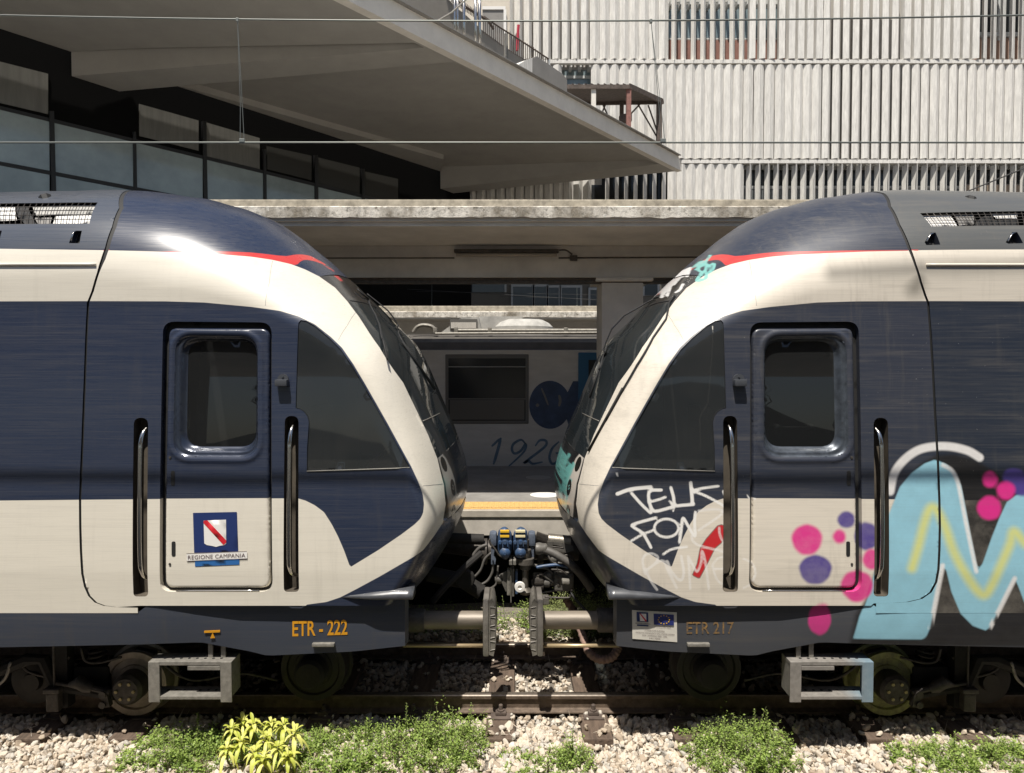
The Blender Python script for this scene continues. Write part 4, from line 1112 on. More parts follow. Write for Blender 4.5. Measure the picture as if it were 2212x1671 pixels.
    SK_B = [(-420, 1402), (0, 1399), (287, 1393), (434, 1388), (542, 1408), (577, 1417), (763, 1408), (873, 1396)]
    def skoff(X): return np.interp(X, [-420, 250, 330, 420, 520, 680, 875], SKO)
    Xs = np.concatenate([np.linspace(-420, 300, 14), np.linspace(320, 875, 34)]); rows = 7
    V = []; nose_d = .012
    for X in Xs:
        yt = np.interp(X, [p[0] for p in SK_T], [p[1] for p in SK_T]) ; yb = np.interp(X, [p[0] for p in SK_B], [p[1] for p in SK_B])
        for r in range(rows):
            t = r / (rows - 1); o = skoff(X); d = yS + o + .02 * t * t
            V.append(P(X, yt - 8 * (1 - t) + (yb - yt) * t if r else yt - (14 if X > 300 else -.5), d))
    n = len(V)
    F = [(i * rows + r, i * rows + r + 1, (i + 1) * rows + r + 1, (i + 1) * rows + r) for i in range(len(Xs) - 1) for r in range(rows - 1)]
    V = [Vector(v) for v in V]; base = len(V)
    for i in range(len(Xs)): V.append(V[i * rows + rows - 1] + Vector((0, .04, 0)))
    F += [(i * rows + rows - 1, base + i, base + i + 1, (i + 1) * rows + rows - 1) for i in range(len(Xs) - 1)]
    # front end of the skirt turns inwards
    e0 = len(V); last = (len(Xs) - 1) * rows
    for r in range(rows): V.append(V[last + r] + Vector((.012, .10, 0)))
    F += [(last + r, last + r + 1, e0 + r + 1, e0 + r) for r in range(rows - 1)]
    sk_l = {}; sk_lay = []
    xzv = np.array([(v.x, v.z) for v in V])
    if right: sk_l, sk_lay = skirt_graffiti()
    skm = paint_mat('skirt_right' if right else 'skirt_left', (.062, .066, .076) if right else (.046, .054, .074), sk_lay, dirt=.45, rough=.45, streak=.4, dirtcol=(.13, .115, .095), seed=2.2, coat=0.0, spec=.3)
    if right:       # finer mesh so the sprayed shapes stay soft-edged
        sub = []
    skirt = new('side_skirt', V, F, skm, root, 'auto')
    if right:
        bm = bmesh.new(); bm.from_mesh(skirt.data); bmesh.ops.subdivide_edges(bm, edges=bm.edges[:], cuts=3, use_grid_fill=True); bm.to_mesh(skirt.data); bm.free()
        co = np.empty(len(skirt.data.vertices) * 3, np.float32); skirt.data.vertices.foreach_get('co', co); co = co.reshape(-1, 3)
        q = np.stack([-(co[:, 0] - MIR[1]), co[:, 2]], 1).astype(float)
        for k, fn in sk_l.items():
            a = skirt.data.attributes.new(k, 'FLOAT', 'POINT'); a.data.foreach_set('value', fn(q).astype(np.float32))
    # ledge above the skirt's front
    ld = [(722, 1293), (760, 1284), (800, 1275), (850, 1268), (882, 1266), (893, 1270), (892, 1278), (885, 1283), (800, 1288), (740, 1291)]
    mb = MB(); poly = [P(X, Y, yS + .02) for X, Y in ld]
    top = [P(X, Y, yS + .005) for X, Y in [(728, 1300), (770, 1286), (820, 1276), (870, 1270), (893, 1272)]]
    zt = P(800, 1290, yS).z
    mbq = MB(); xs = np.linspace(P(718, 1290, yS).x, P(893, 1290, yS).x, 14); rr = []
    for i, x in enumerate(xs):
        t = i / 13; dpt = .02 + .16 * min(1, t * 1.5); hz = .012 + .055 * min(1, t * 1.3); yf = yS + .01 - .05 * min(1, t * 2)
        rr.append([(x, yf + dpt, zt + hz), (x, yf + .05, zt + hz * .9), (x, yf + .012, zt + hz * .45), (x, yf, zt - .004), (x, yf + .02, zt - .014), (x, yf + dpt, zt - .014)])
    V2 = [p for r in rr for p in r]; F2 = [(i * 6 + j, i * 6 + (j + 1) % 6, (i + 1) * 6 + (j + 1) % 6, (i + 1) * 6 + j)[::-1] for i in range(13) for j in range(6)] + [tuple(range(6)), tuple(13 * 6 + j for j in range(6))[::-1]]
    new('bumper_ledge', V2, F2, M['ledge'], root, True)
    # lifting bracket on the skirt
    mb = MB(); c = P(700, 1391, yS + .07); mb.bbox(c.x - .085, c.x + .085, c.y - .035, c.y + .01, c.z - .013, c.z + .013, .006); mb.build('skirt_bracket', M['galv'], skirt)
    # ---- underframe
    mb = MB(); mb.box(-6.6, P(868, 1300, yS).x - .05, yS + .16, 2 * YC - yS - .16, .86, zs_t - .03).box(-6.6, -1.15, 6.15, 2 * YC - yS - .35, .3, .86)
    mb.build('underframe', M['dark'], root)
    mb = MB(); mb.box(-6.6, -1.0, yS + .12, 2 * YC - yS - .12, zs_t - .02, zs_t + .04); mb.build('cab_floor', M['dark'], root)
    # cab interior: back wall, desk, seat
    mb = MB(); mb.box(-3.42, -3.36, yS + .3, 2 * YC - yS - .3, zs_t + .05, 3.2); mb.box(-1.35, -.78, yS + .35, 2 * YC - yS - .3, zs_t + .05, 1.9)
    mb.box(-3.36, -1.6, YC + .7, YC + .75, zs_t + .05, 3.2)
    mb.build('cab_wall', M['cabin'], root)
    mb = MB(); mb.bbox(-1.78, -1.66, YC - .45, YC, 1.75, 2.45, .05).bbox(-1.8, -1.4, YC - .45, YC, 1.6, 1.75, .05).box(-1.66, -1.55, YC - .3, YC - .15, zs_t, 1.6); mb.build('driver_seat', M['seat'], root, 'auto')
    mb = MB(); mb.tube([(-1.2, yS + .5, 1.9), (-1.1, yS + .55, 2.05), (-1.02, yS + .6, 2.12)], .02, 6); mb.bbox(-1.1, -.85, yS + .45, yS + .8, 1.88, 2.02, .05); mb.build('driver_desk', M['seat'], root, 'auto')
    # ---- buffers (near and far side of the same end)
    for k, by in enumerate((5.78, 2 * YC - 5.78)):
        g = P(974, 1340, by); z = g.z
        x0, x1 = P(868, 1340, by).x, P(1046, 1340, by).x - (.034 if right else 0)
        mb = MB(); mb.lathe((x0, by, z), (1, 0, 0), [(0, .075), (x1 - x0, .075)], 24)
        b_ = mb.build('buffer', M['buffer'], root, 'auto')
        mb = MB(); mb.lathe((x0 - .02, by, z), (1, 0, 0), [(0, .10), (.2, .10), (.215, .09)], 24); mb.box(x0 - .06, x0 - .02, by - .16, by + .16, z - .16, z + .16); mb.build('buffer_sleeve', M['grease'], b_, 'auto')
        mb = MB(); mb.bbox(x1 - .005, x1 + .045, by - .19, by + .19, z - .235, z + .225, .018)
        pl = mb.build('buffer_plate', M['plate'], b_, 'auto')
        mb = MB(); pf_ = [(.0455, -.222), (.082, -.235), (.10, -.15), (.108, -.02), (.10, .12), (.082, .215), (.066, .238), (.0455, .205)]
        mb.prism([(x1 + a_, by - .175, z + c_) for a_, c_ in pf_], (0, .35, 0)); mb.build('buffer_pad', M['pad'], pl, 'auto')
        for zz_ in (-.185, -.085, .015, .10):
            mb = MB(); mb.tube([(x1 + .055, by - .178, z + zz_), (x1 + .095, by - .178, z + zz_ + .01), (x1 + .097, by - .178, z + zz_ + .07), (x1 + .055, by - .178, z + zz_ + .075), (x1 + .055, by - .178, z + zz_)], .0035, 5)
            mb.build('pad_rib', M['plate'], pl)
        mb = MB(); zr = P(974, 1389, by).z; mb.tube([(x0 + .02, by - .06, zr), (x1, by - .06, zr)], .016, 10); mb.build('guide_rod', M['rod'], b_, True)
    # ---- boarding step frame
    yc_ = yS + .02; A = P(320, 1428, yc_); Bq = P(514, 1418, yc_)
    x0, x1, zt, zb = P(320, 1428, yc_).x, P(500, 1428, yc_).x, P(400, 1430, yc_).z, P(400, 1512, yc_).z
    dp_ = .17
    mb = MB(); w = .075
    mb.bbox(x0, x1, yc_, yc_ + dp_, zt - .03, zt, .004).bbox(x0 + .02, x1 - .02, yc_, yc_ + dp_, zb, zb + .026, .004)
    mb.bbox(x0, x0 + .085, yc_ - .003, yc_ + .012, zb - .02, zt - .002, .003).bbox(x1 - .085, x1, yc_ - .003, yc_ + .012, zb - .02, zt - .002, .003)
    mb.box(x0 + .002, x0 + .014, yc_ + .012, yc_ + dp_, zb + .02, zt - .03).box(x1 - .014, x1 - .002, yc_ + .012, yc_ + dp_, zb + .02, zt - .03)
    mb.box(x0 + .3, x1 - .085, yc_ - .006, yc_ + .003, zt - .062, zt - .034)
    stp = mb.build('step_frame', M['galv_r'] if right else M['galv'], root)
    for i in range(8): MB().cyl((x0 + .1 + i * (x1 - x0 - .2) / 7, yc_ + .06, zt + .002), (x0 + .1 + i * (x1 - x0 - .2) / 7, yc_ + .06, zt - .004), .011, 10).build('drain_hole', M['black'], stp)
    for i in range(8): MB().cyl((x0 + .1 + i * (x1 - x0 - .2) / 7, yc_ + .1, zb + .028), (x0 + .1 + i * (x1 - x0 - .2) / 7, yc_ + .1, zb + .02), .011, 10).build('drain_hole', M['black'], stp)
    for X in (445, 473): c = P(X, 1405, yc_); MB().bbox(c.x - .018, c.x + .018, yc_ + .075, yc_ + .09, zt - .01, zt + .16, .003).build('step_hanger', M['galv'], stp)
    # ---- running gear
    for i, X in enumerate((290, 676)):
        yw = 5.69; c = P(X, 1478 if i == 0 else 1446, yw); r = .27
        wh = MB().lathe((c.x, yw, c.z), (0, 1, 0), [(0, .08), (0, .155), (.012, .16), (.018, r - .06), (.0, r - .05), (0, r - .004), (.008, r), (.13, r + .004), (.135, r + .03), (.16, r + .03)], 48).build('wheel', M['wheel_dim'] if i else (M['wheel_r'] if right else M['wheel']), root, 'auto')
        MB().lathe((c.x, yw - .14, c.z), (0, 1, 0), [(0, .05), (.004, .10), (.03, .125), (.15, .13)], 24).build('axle_box', M['dark'] if i else M['grease'], wh, 'auto')  # second axle box goes near black in place of under-train shade
        for k in range(0 if i else 6): a = k * math.pi / 3; MB().cyl((c.x + .07 * math.cos(a), yw - .15, c.z + .07 * math.sin(a)), (c.x + .07 * math.cos(a), yw - .13, c.z + .07 * math.sin(a)), .014, 6).build('axle_bolt', M['yellowish'], wh)
    yb = 5.62; mb = MB()
    mb.tube([P(-60, 1468, yb), P(0, 1450, yb), P(60, 1425, yb), P(95, 1425, yb), P(120, 1480, yb), P(250, 1500, yb)], .05, 8)
    a = P(112, 1408, yb); b = P(152, 1530, yb); mb.box(a.x, b.x - .02, yb, yb + .1, b.z, a.z + .05)
    a = P(170, 1440, yb + .1); mb.bbox(a.x - .02, a.x + .28, yb + .05, yb + .2, a.z - .2, a.z + .02, .03)
    bg_ = mb.build('bogie_frame', M['dark'], root, 'auto')
    c = P(205, 1440, yb + .1); mb = MB()
    mb.tube([(c.x + .06 * math.cos(t), yb + .14 + .06 * math.sin(t), c.z - .11 + .24 * t / 37.7) for t in np.linspace(0, 37.7, 130)], .011, 6); mb.build('coil_spring', M['grease'], bg_, True)
    mb = MB(); c = P(60, 1480, yb); mb.lathe((c.x, yb + .12, c.z), (0, -1, 0), [(0, .20), (.03, .20), (.04, .17), (.05, .08), (.09, .07)], 30); mb.build('brake_disc', M['wheel_dim'], bg_, 'auto')
    mb = MB(); a = P(300, 1410, yb + .12); mb.prism([P(X, Y, yb + .1) for X, Y in ((292, 1402), (334, 1412), (322, 1440), (276, 1438))], (0, .05, 0)); mb.build('sand_guard', M['grease'], bg_)
    for q_ in ([(40, 1420), (60, 1450), (110, 1462), (135, 1440), (150, 1418)], [(175, 1400), (185, 1428), (215, 1432), (262, 1420)], [(345, 1405), (360, 1440), (420, 1470), (520, 1455), (600, 1470)]):
        mb = MB(); mb.tube([Vector(v) for v in spline([P(X, Y, yb + .02) for X, Y in q_], 6)], .011, 6); mb.build('brake_cable', M['grease'], bg_, True)
    mb = MB(); c = P(118, 1500, yb - .05); mb.bbox(c.x - .05, c.x + .05, yb - .09, yb - .02, c.z - .13, c.z + .02, .012).bbox(c.x - .065, c.x + .065, yb - .1, yb - .01, c.z + .02, c.z + .06, .01).tube([(c.x, yb - .05, c.z + .05), (c.x, yb - .05, c.z + .42)], .009, 6); mb.build('sensor_post', M['grease'], bg_)
    mb = MB(); mb.tube([P(122, 1477, yb - .06), P(150, 1481, yb - .06)], .014, 8); mb.tube([P(150, 1480, yb - .06), P(170, 1474, yb - .06), P(186, 1484, yb - .06), P(200, 1490, yb - .06)], [.02, .055, .05, .03], 10); mb.tube([P(196, 1487, yb - .06), P(238, 1496, yb - .06)], .022, 8)
    mb.lathe(P(226, 1498, yb - .06) - Vector((0, .04, 0)), (0, 1, 0), [(0, .03), (.08, .03)], 10); mb.lathe(P(226, 1520, yb - .06) - Vector((0, .04, 0)), (0, 1, 0), [(0, .028), (.08, .028)], 10); mb.beam(P(226, 1490, yb - .06), P(234, 1526, yb - .06), .05, .05)
    mb.build('damper_arm', M['grease'], bg_, 'auto')
    mb = MB(); mb.tube(spline([P(-10, 1486, yb - .04), P(12, 1465, yb - .04), P(24, 1430, yb - .04)], 5), .013, 6); mb.build('brake_pipe', M['galv'], bg_, True); mb = MB(); mb.tube(spline([P(110, 1503, yb - .04), P(115, 1520, yb - .04), P(128, 1529, yb - .04)], 5), .012, 6)
    mb.build('brake_pipe', M['galv'], bg_, True)
    # hanging equipment behind the skirt's front
    mb = MB(); a = P(640, 1420, 6.0); mb.bbox(a.x - .02, a.x + .35, 5.9, 6.3, .3, .72, .04); mb.build('equipment_box', M['dark'], root)
    MIR[0] = False
    return dict(root=root, skirt=skirt, door=door, yS=yS, cowl=cw)

def paint_plain(c, right): return mat('band_white', c, .4, noise=.25, scale=6, stretch=(.4, 1, 4))
M['cabin'] = mat('cab_lining', (.055, .052, .048), .7)
M['wheel_dim'] = mat('shade_tinted_wheel', (.03, .026, .022), .6, .2, noise=.3, scale=10)  # wheel steel darkened, the shade under the train put into its colour
M['lampgrey'] = mat('lamp_grey', (.07, .075, .085), .4, .2)
M['strip'] = mat('pale_seal', (.30, .285, .25), .5)
M['recess'] = mat('shade_tinted_recess', (.085, .07, .052), .7, noise=.4, scale=7)  # dark taupe puts the recess's shade into its paint colour
M['seat'] = mat('cab_trim', (.03, .035, .05), .6)
M['ledge'] = mat('ledge_paint', (.065, .068, .075), .33, coat=.4, noise=.3, scale=9)
M['doorframe_l'] = mat('frame_navy', (.03, .038, .06), .25, .35, coat=.6)
M['doorframe_r'] = mat('frame_worn', (.07, .082, .10), .36, .4, noise=.5, scale=14, coat=.3)
M['doorglass'] = glass_mat('door_glass', (.5, .53, .55), .2, .015, ior=1.6)
M['cabglass'] = glass_mat('cab_glass', (.5, .5, .47), .24, .03, dirt=.06, body=(.024, .028, .031), ior=1.6)
M['screen'] = glass_mat('screen_glass', (.2, .24, .26), .2, .015, dirt=.05, body=(.018, .024, .028))
M['lens'] = glass_mat('lamp_lens', (.5, .5, .45), .2, .08)
M['buffer'] = mat('buffer_paint', (.24, .205, .165), .5, .15, noise=.22, scale=10, stretch=(.5, 1, 3))
M['plate'] = mat('buffer_plate_grey', (.19, .175, .155), .45, .25, noise=.4, scale=12)
M['pad'] = mat('buffer_pad_grey', (.19, .175, .15), .5, .1, noise=.4, scale=16)
M['rod'] = mat('brass_rod', (.5, .39, .24), .4, .5)
M['wheel'] = mat('wheel_steel', (.34, .29, .24), .55, .3, noise=.35, scale=12)
M['wheel_r'] = mat('wheel_sprayed', (.40, .42, .15), .6, .05, noise=.6, scale=22, col2=(.16, .15, .09))
M['yellowish'] = mat('bolt_brass', (.36, .3, .16), .5, .4)
M['galv_r'] = mat('step_sprayed', (.30, .28, .255), .5, .3, noise=.3, scale=20)
def _spray(m, x0, x1, col):
    nt = m.node_tree; b = nt.nodes["Principled BSDF"]; lk = b.inputs["Base Color"].links[0].from_socket
    tc = nt.nodes.new("ShaderNodeTexCoord"); sp = nt.nodes.new("ShaderNodeSeparateXYZ"); nt.links.new(tc.outputs["Object"], sp.inputs[0])
    r = nt.nodes.new("ShaderNodeMapRange"); r.interpolation_type = 'SMOOTHSTEP'; r.inputs[1].default_value = x0; r.inputs[2].default_value = x1; r.inputs[4].default_value = .5; nt.links.new(sp.outputs[0], r.inputs[0])
    mx = nt.nodes.new("ShaderNodeMix"); mx.data_type = 'RGBA'; mx.inputs[7].default_value = (*col, 1)
    nt.links.new(r.outputs[0], mx.inputs[0]); nt.links.new(lk, mx.inputs[6]); nt.links.new(mx.outputs[2], b.inputs["Base Color"])
_spray(M['galv_r'], 2.5, 2.72, (.17, .36, .50))
# ------------------------------------------------------------------ spray paint on the right-hand train (pixels of the photo -> paint fields)
def zc(pts): return [(1288.4 + .18667 * x, 1017.2 + .18667 * y) for x, y in pts]
TAGS = [([(240, 270), (400, 215), (630, 190)], 21), ([(405, 260), (520, 390), (625, 490)], 17), ([(750, 225), (620, 235), (605, 330), (640, 440), (690, 470), (900, 415)], 18), ([(600, 365), (720, 335), (800, 305)], 15),
        ([(860, 195), (890, 300), (910, 400), (1000, 400), (1125, 390)], 18), ([(840, 350), (890, 420), (885, 470)], 11), ([(1090, 140), (1105, 300), (1110, 390)], 20), ([(1410, 180), (1250, 200), (1110, 230)], 15),
        ([(1110, 235), (1280, 300), (1530, 440)], 15), ([(1470, 240), (1500, 320), (1540, 400)], 17), ([(690, 545), (430, 620), (430, 655), (530, 720), (600, 830), (630, 890)], 17), ([(400, 815), (530, 740), (660, 690)], 14),
        ([(810 + 140 * math.cos(a), 665 + 105 * math.sin(a)) for a in np.linspace(0, 6.3, 26)], 15), ([(960, 830), (980, 690), (1000, 550), (1060, 640), (1140, 760), (1135, 600), (1145, 480)], 17),
        ([(770, 970), (870, 910), (1050, 880)], 14), ([(235, 30), (245, 60)], 12), ([(1740, 280), (1770, 320), (1850, 330)], 8)]
FAINT = [([(1180, 465), (1330, 450), (1450, 460), (1430, 520), (1180, 690)], 14), ([(1100, 760), (1120, 820), (1200, 870), (1400, 920), (1500, 940), (1500, 900), (1430, 750), (1420, 660)], 14),
         ([(560, 1190), (535, 1050), (560, 980), (640, 960), (710, 1000), (680, 1070), (570, 1160), (760, 1040), (830, 1170), (930, 1360)], 14), ([(560, 1130), (620, 1260), (700, 1380)], 14),
         ([(820, 1050), (870, 1170), (970, 1270), (1010, 1180), (980, 990)], 16), ([(1085, 1370), (1070, 1100), (1060, 990), (1100, 1060), (1160, 1170), (1210, 1060), (1220, 930), (1260, 1060), (1300, 1370)], 14),
         ([(1530, 1130), (1350, 1130), (1370, 1050), (1440, 1000), (1530, 1010)], 12), ([(1350, 1130), (1400, 1270), (1530, 1350)], 12), ([(1700, 1020), (1800, 1070), (1850, 1180), (1800, 1300), (1700, 1360)], 12)]
REDTAG = [(1110, 1210), (1165, 1080), (1200, 900), (1270, 790), (1400, 640), (1450, 625), (1510, 660), (1535, 720), (1490, 720), (1480, 790), (1440, 840), (1370, 900), (1300, 1040), (1190, 1250)]
BLUE_M = [(1846, 1383), (1858, 1333), (1868, 1309), (1880, 1275), (1888, 1240), (1900, 1180), (1912, 1130), (1929, 1089), (1944, 1052), (1968, 1023), (1997, 1002), (2018, 994), (2029, 997), (2045, 1004), (2063, 1022), (2076, 1050),
          (2086, 1100), (2095, 1150), (2108, 1215), (2113, 1230), (2122, 1219), (2142, 1162), (2159, 1119), (2175, 1085), (2195, 1070), (2235, 1058), (2235, 1350), (2212, 1300), (2200, 1268), (2192, 1250), (2137, 1359), (2129, 1363),
          (2102, 1353), (2075, 1326), (2055, 1279), (2044, 1232), (2035, 1225), (2009, 1359), (2000, 1383)]
BLACK_M = [(1918, 1150), (1930, 1090), (1950, 1050), (1985, 1005), (2020, 985), (2060, 982), (2100, 992), (2122, 1003), (2150, 1020), (2190, 1050), (2240, 1070), (2240, 1400), (1838, 1400), (1850, 1330), (1872, 1290), (1900, 1200)]
WHITE_M = [([(1923, 1062), (1931, 1025), (1950, 997), (1979, 975), (2010, 966), (2050, 965), (2090, 974), (2116, 989)], 8.8), ([(2036, 1005), (2056, 1017), (2068, 1040), (2075, 1070), (2083, 1112), (2095, 1170), (2109, 1236)], 4.2),
           ([(2036, 1222), (2010, 1358)], 5), ([(2192, 1250), (2138, 1359)], 5)]
YELLOW_M = [([(1970, 1228), (1984, 1180), (1998, 1125), (2010, 1098), (2024, 1104), (2042, 1139), (2059, 1189), (2079, 1229), (2105, 1269), (2126, 1286), (2142, 1266), (2162, 1222), (2182, 1175), (2190, 1149), (2215, 1175)], 9.5)]
PINK = [(1744.5, 1167, 33, 33), (1814.7, 1160.5, 14, 15), (1885, 1209, 22, 22), (1851.5, 1267, 34, 34), (1774.5, 1341, 24, 36), (2138.6, 1036.5, 16, 17), (2173, 1060, 20, 20), (2137, 1098, 26, 26)]
PURPLE = [(1763, 1232, 35, 32), (1829.7, 1124, 19, 18), (1873, 1159, 26, 30), (2190, 1032, 24, 20), (2206, 1050, 22, 22)]
PXM = 5.2 / FPX                                                    # metres per pixel at the train side
_g = {}
def strokes(key, lst, scale=1.0, conv=None):
    if key not in _g: _g[key] = [(TR(spline(conv(p) if conv else p, 4)), r * scale * PXM) for p, r in lst]
    return lambda q: np.max([r - segdist(l, q) for l, r in _g[key]], 0)
def ellipses(key, lst):
    if key not in _g: _g[key] = [(TR([(x, y)])[0], rx * PXM, ry * PXM) for x, y, rx, ry in lst]
    def f(q):
        r_ = []
        for i, (c, a, b) in enumerate(_g[key]):
            dx, dz = (q[:, 0] - c[0]) / a, (q[:, 1] - c[1]) / b; th = np.arctan2(dz, dx)
            r_.append((1 + (.02 * np.sin(3 * th + i * 2.1) + .015 * np.sin(5 * th + i)) + .008 * np.sin(9 * th + 4 * i) - np.sqrt(dx * dx + dz * dz)) * min(a, b))
        return np.max(r_, 0)
    return f
def poly(key, p, conv=None, grow=0.0):
    if key not in _g: _g[key] = TR(conv(p) if conv else p)
    return lambda q: sdpoly(_g[key], q) + grow
def graffiti(layers, lay):
    layers = dict(layers)
    layers['g_black'] = poly('bm', BLACK_M); layers['g_blue'] = poly('blm', BLUE_M); layers['g_white'] = strokes('wm', WHITE_M)
    layers['g_yellow'] = strokes('ym', YELLOW_M); layers['g_pink'] = ellipses('pk', PINK); layers['g_purple'] = ellipses('pp', PURPLE)
    layers['g_redline'] = poly('rt', REDTAG, zc, .004); layers['g_red'] = poly('rt', REDTAG, zc, -.002)
    layers['g_faint'] = strokes('ft', FAINT, .18667, zc); layers['g_tag'] = strokes('tg', TAGS, .18667, zc)
    layers['f_turq'] = strokes('ta', TURQ_A, 1, r3); layers['f_wht'] = strokes('wa', WHT_A, 1, r3)
    lay = lay + [('f_turq', (.2, .5, .46), .004, .9), ('f_wht', (.75, .74, .72), .004, .9), ('g_black', (.012, .011, .011), .02, .97), ('g_blue', (.29, .55, .66), .009, 1.0), ('g_yellow', (.66, .66, .2), .034, .92), ('g_white', (.78, .76, .74), .012, .95),
                 ('g_purple', (.075, .05, .25), .015, .97), ('g_pink', (.70, .03, .25), .018, .97), ('g_redline', (.05, .02, .02), .003, .8), ('g_red', (.52, .025, .03), .003, 1.0),
                 ('g_faint', (.82, .80, .77), .006, .62), ('g_tag', (.82, .80, .76), .005, .96)]
    return layers, lay
def skirt_graffiti():
    l = {'g_black': poly('bm', BLACK_M), 'g_blue': poly('blm', BLUE_M), 'g_white': strokes('wm', WHITE_M), 'g_pink': ellipses('pk', PINK)}
    return l, [('g_black', (.014, .013, .013), .03, .9), ('g_blue', (.28, .53, .64), .010, .97), ('g_white', (.76, .74, .72), .011, .95), ('g_pink', (.62, .045, .24), .012, .93)]
def r3(p): return [(1085 + .2453 * x, 379.7 + .2453 * y) for x, y in p]
def r3b(p): return [(1085 + .2453 * x, 745.9 + .2453 * y) for x, y in p]
TURQ_A = [([(1680, 810), (1750, 755), (1785, 775), (1700, 830)], 2.2), ([(1830, 700), (1800, 745), (1780, 765)], 2), ([(1740, 775), (1722, 830), (1775, 850), (1800, 790), (1745, 772)], 2.4), ([(1810, 800), (1862, 775), (1845, 835), (1795, 870), (1790, 905), (1712, 930), (1755, 850)], 2.6)]
WHT_A = [([(1400, 1075), (1440, 980)], 1.8), ([(1450, 1062), (1482, 960)], 1.6), ([(1480, 925), (1560, 890)], 1.6), ([(1500, 965), (1590, 862)], 2), ([(1590, 862), (1642, 812), (1622, 890)], 2.2), ([(1525, 1030), (1560, 1005), (1590, 955)], 2), ([(1412, 1040), (1530, 925), (1610, 872)], 1.6), ([(1430, 1000), (1520, 900), (1600, 830)], 1.5)]
RED_A = [([(1350, 1050), (1500, 930), (1610, 850), (1700, 800)], 2.0)]
TURQ_B = [([(540, 950), (512, 1030), (500, 1150)], 2), ([(560, 980), (530, 1100), (522, 1180), (600, 1050), (562, 1200), (630, 1040)], 2), ([(482, 1180), (510, 1260), (502, 1330)], 2), ([(540, 1220), (560, 1330), (602, 1180)], 1.8), ([(512, 1300), (540, 1420), (590, 1230)], 1.8), ([(560, 1400), (600, 1560)], 1.8), ([(590, 960), (560, 1010), (545, 1060)], 1.6), ([(500, 1220), (520, 1280), (545, 1190), (540, 1290), (575, 1200)], 1.6)]
PINK_B = [(1210, 1135, 9, 34)]
def front_graffiti(low=False):
    if low:
        return ({'f_turq': strokes('tb', TURQ_B, 1, r3b), 'f_pink': ellipses('pb', PINK_B)}, [('f_pink', (.30, .16, .15), .03, .6), ('f_turq', (.16, .46, .42), .004, .9)])
    return ({'f_turq': strokes('ta', TURQ_A, 1, r3), 'f_wht': strokes('wa', WHT_A, 1, r3), 'f_red': strokes('ra', RED_A, 1, r3)},
            [('f_red', (.45, .03, .04), .004, .9), ('f_turq', (.2, .5, .46), .003, .95), ('f_wht', (.75, .74, .72), .003, .95)])
LT = build_train(False)
RT = build_train(True)
# ================================================================== THINGS ON THE STATION ROOF
du3 = Vector((du.x, du.y, 0)); TZ = ZS + .52
def rooftop(X, Yb, back_):            # a point on the terrace seen at pixel column X, a given distance behind the parapet line
    # intersect the sight plane of column X with the line offset from the parapet
    r = Vector(ray(X, Yb)); o = Tp - pn * back_
    # solve r.x*t = o.x + du.x*s ; r.y*t = o.y + du.y*s
    den = r.x * (-du.y) + du.x * r.y
    t = (o.x * (-du.y) + du.x * o.y) / den
    return Vector((r.x * t, r.y * t, max(H + r.z * t, ZS + .5)))
# rusty shelter
def RP(X, Y, bk=1.0): return rooftop(X, Y, bk)
sh = thing('roof_shelter', Vector((5.2, 32.26, TZ)), 'rusty open steel shelter standing on the station roof edge', 'shelter')
fl_, fr_ = P(1195, 186, 31.00), P(1360, 186, 31.00)
bl_, br_ = P(1240, 222, 33.89), P(1432, 219, 33.89)
mb = MB(); up = Vector((0, 0, .06)); mb.hexa([fl_, fr_, br_, bl_], [v + up for v in (fl_, fr_, br_, bl_)])
mb.build('shelter_roof', M['rust'], sh)
mb = MB()
for t in np.linspace(0, 1, 13): mb.beam(fl_.lerp(fr_, t) + up * 1.2, bl_.lerp(br_, t) + up * 1.2, .05, .07)
mb.build('roof_rib', M['rust'], sh)
mb = MB()
for a, b in ((fl_, fr_), (bl_, br_), (fr_, br_), (fl_, bl_)): mb.beam(a - up, b - up, .1, .16)
mb.build('roof_edge', M['rust'], sh)
for X, Yt, d_, m, w in ((1282, 190, 31.12, 'parapet', .2), (1358, 188, 31.12, 'redpaint', .2), (1424, 222, 33.77, 'rust', .24), (1343, 222, 33.77, 'rust', .18), (1262, 222, 33.77, 'rust', .18)):
    a = P(X, Yt, d_); b = a.copy(); b.z = TZ - .2
    MB().beam(b, a, w, w).build('post', M[m], sh)
for (x0, y0, x1, y1) in ((1378, 226, 1421, 300), (1400, 228, 1422, 292), (1382, 226, 1345, 265), (1302, 226, 1318, 262), (1308, 226, 1296, 256)): MB().tube([P(x0, y0, 33.77), P(x1, y1, 33.77)], .04, 5).build('brace', M['rust'], sh)
c = P(1352, 256, 32.13); mb = MB(); mb.bbox(c.x - .3, c.x + .25, c.y - .2, c.y + .2, c.z - .2, c.z + .15, .05); tag(mb.build('loudspeaker', M['rust']), 'dark rusty loudspeaker hanging inside the roof shelter', 'loudspeaker')
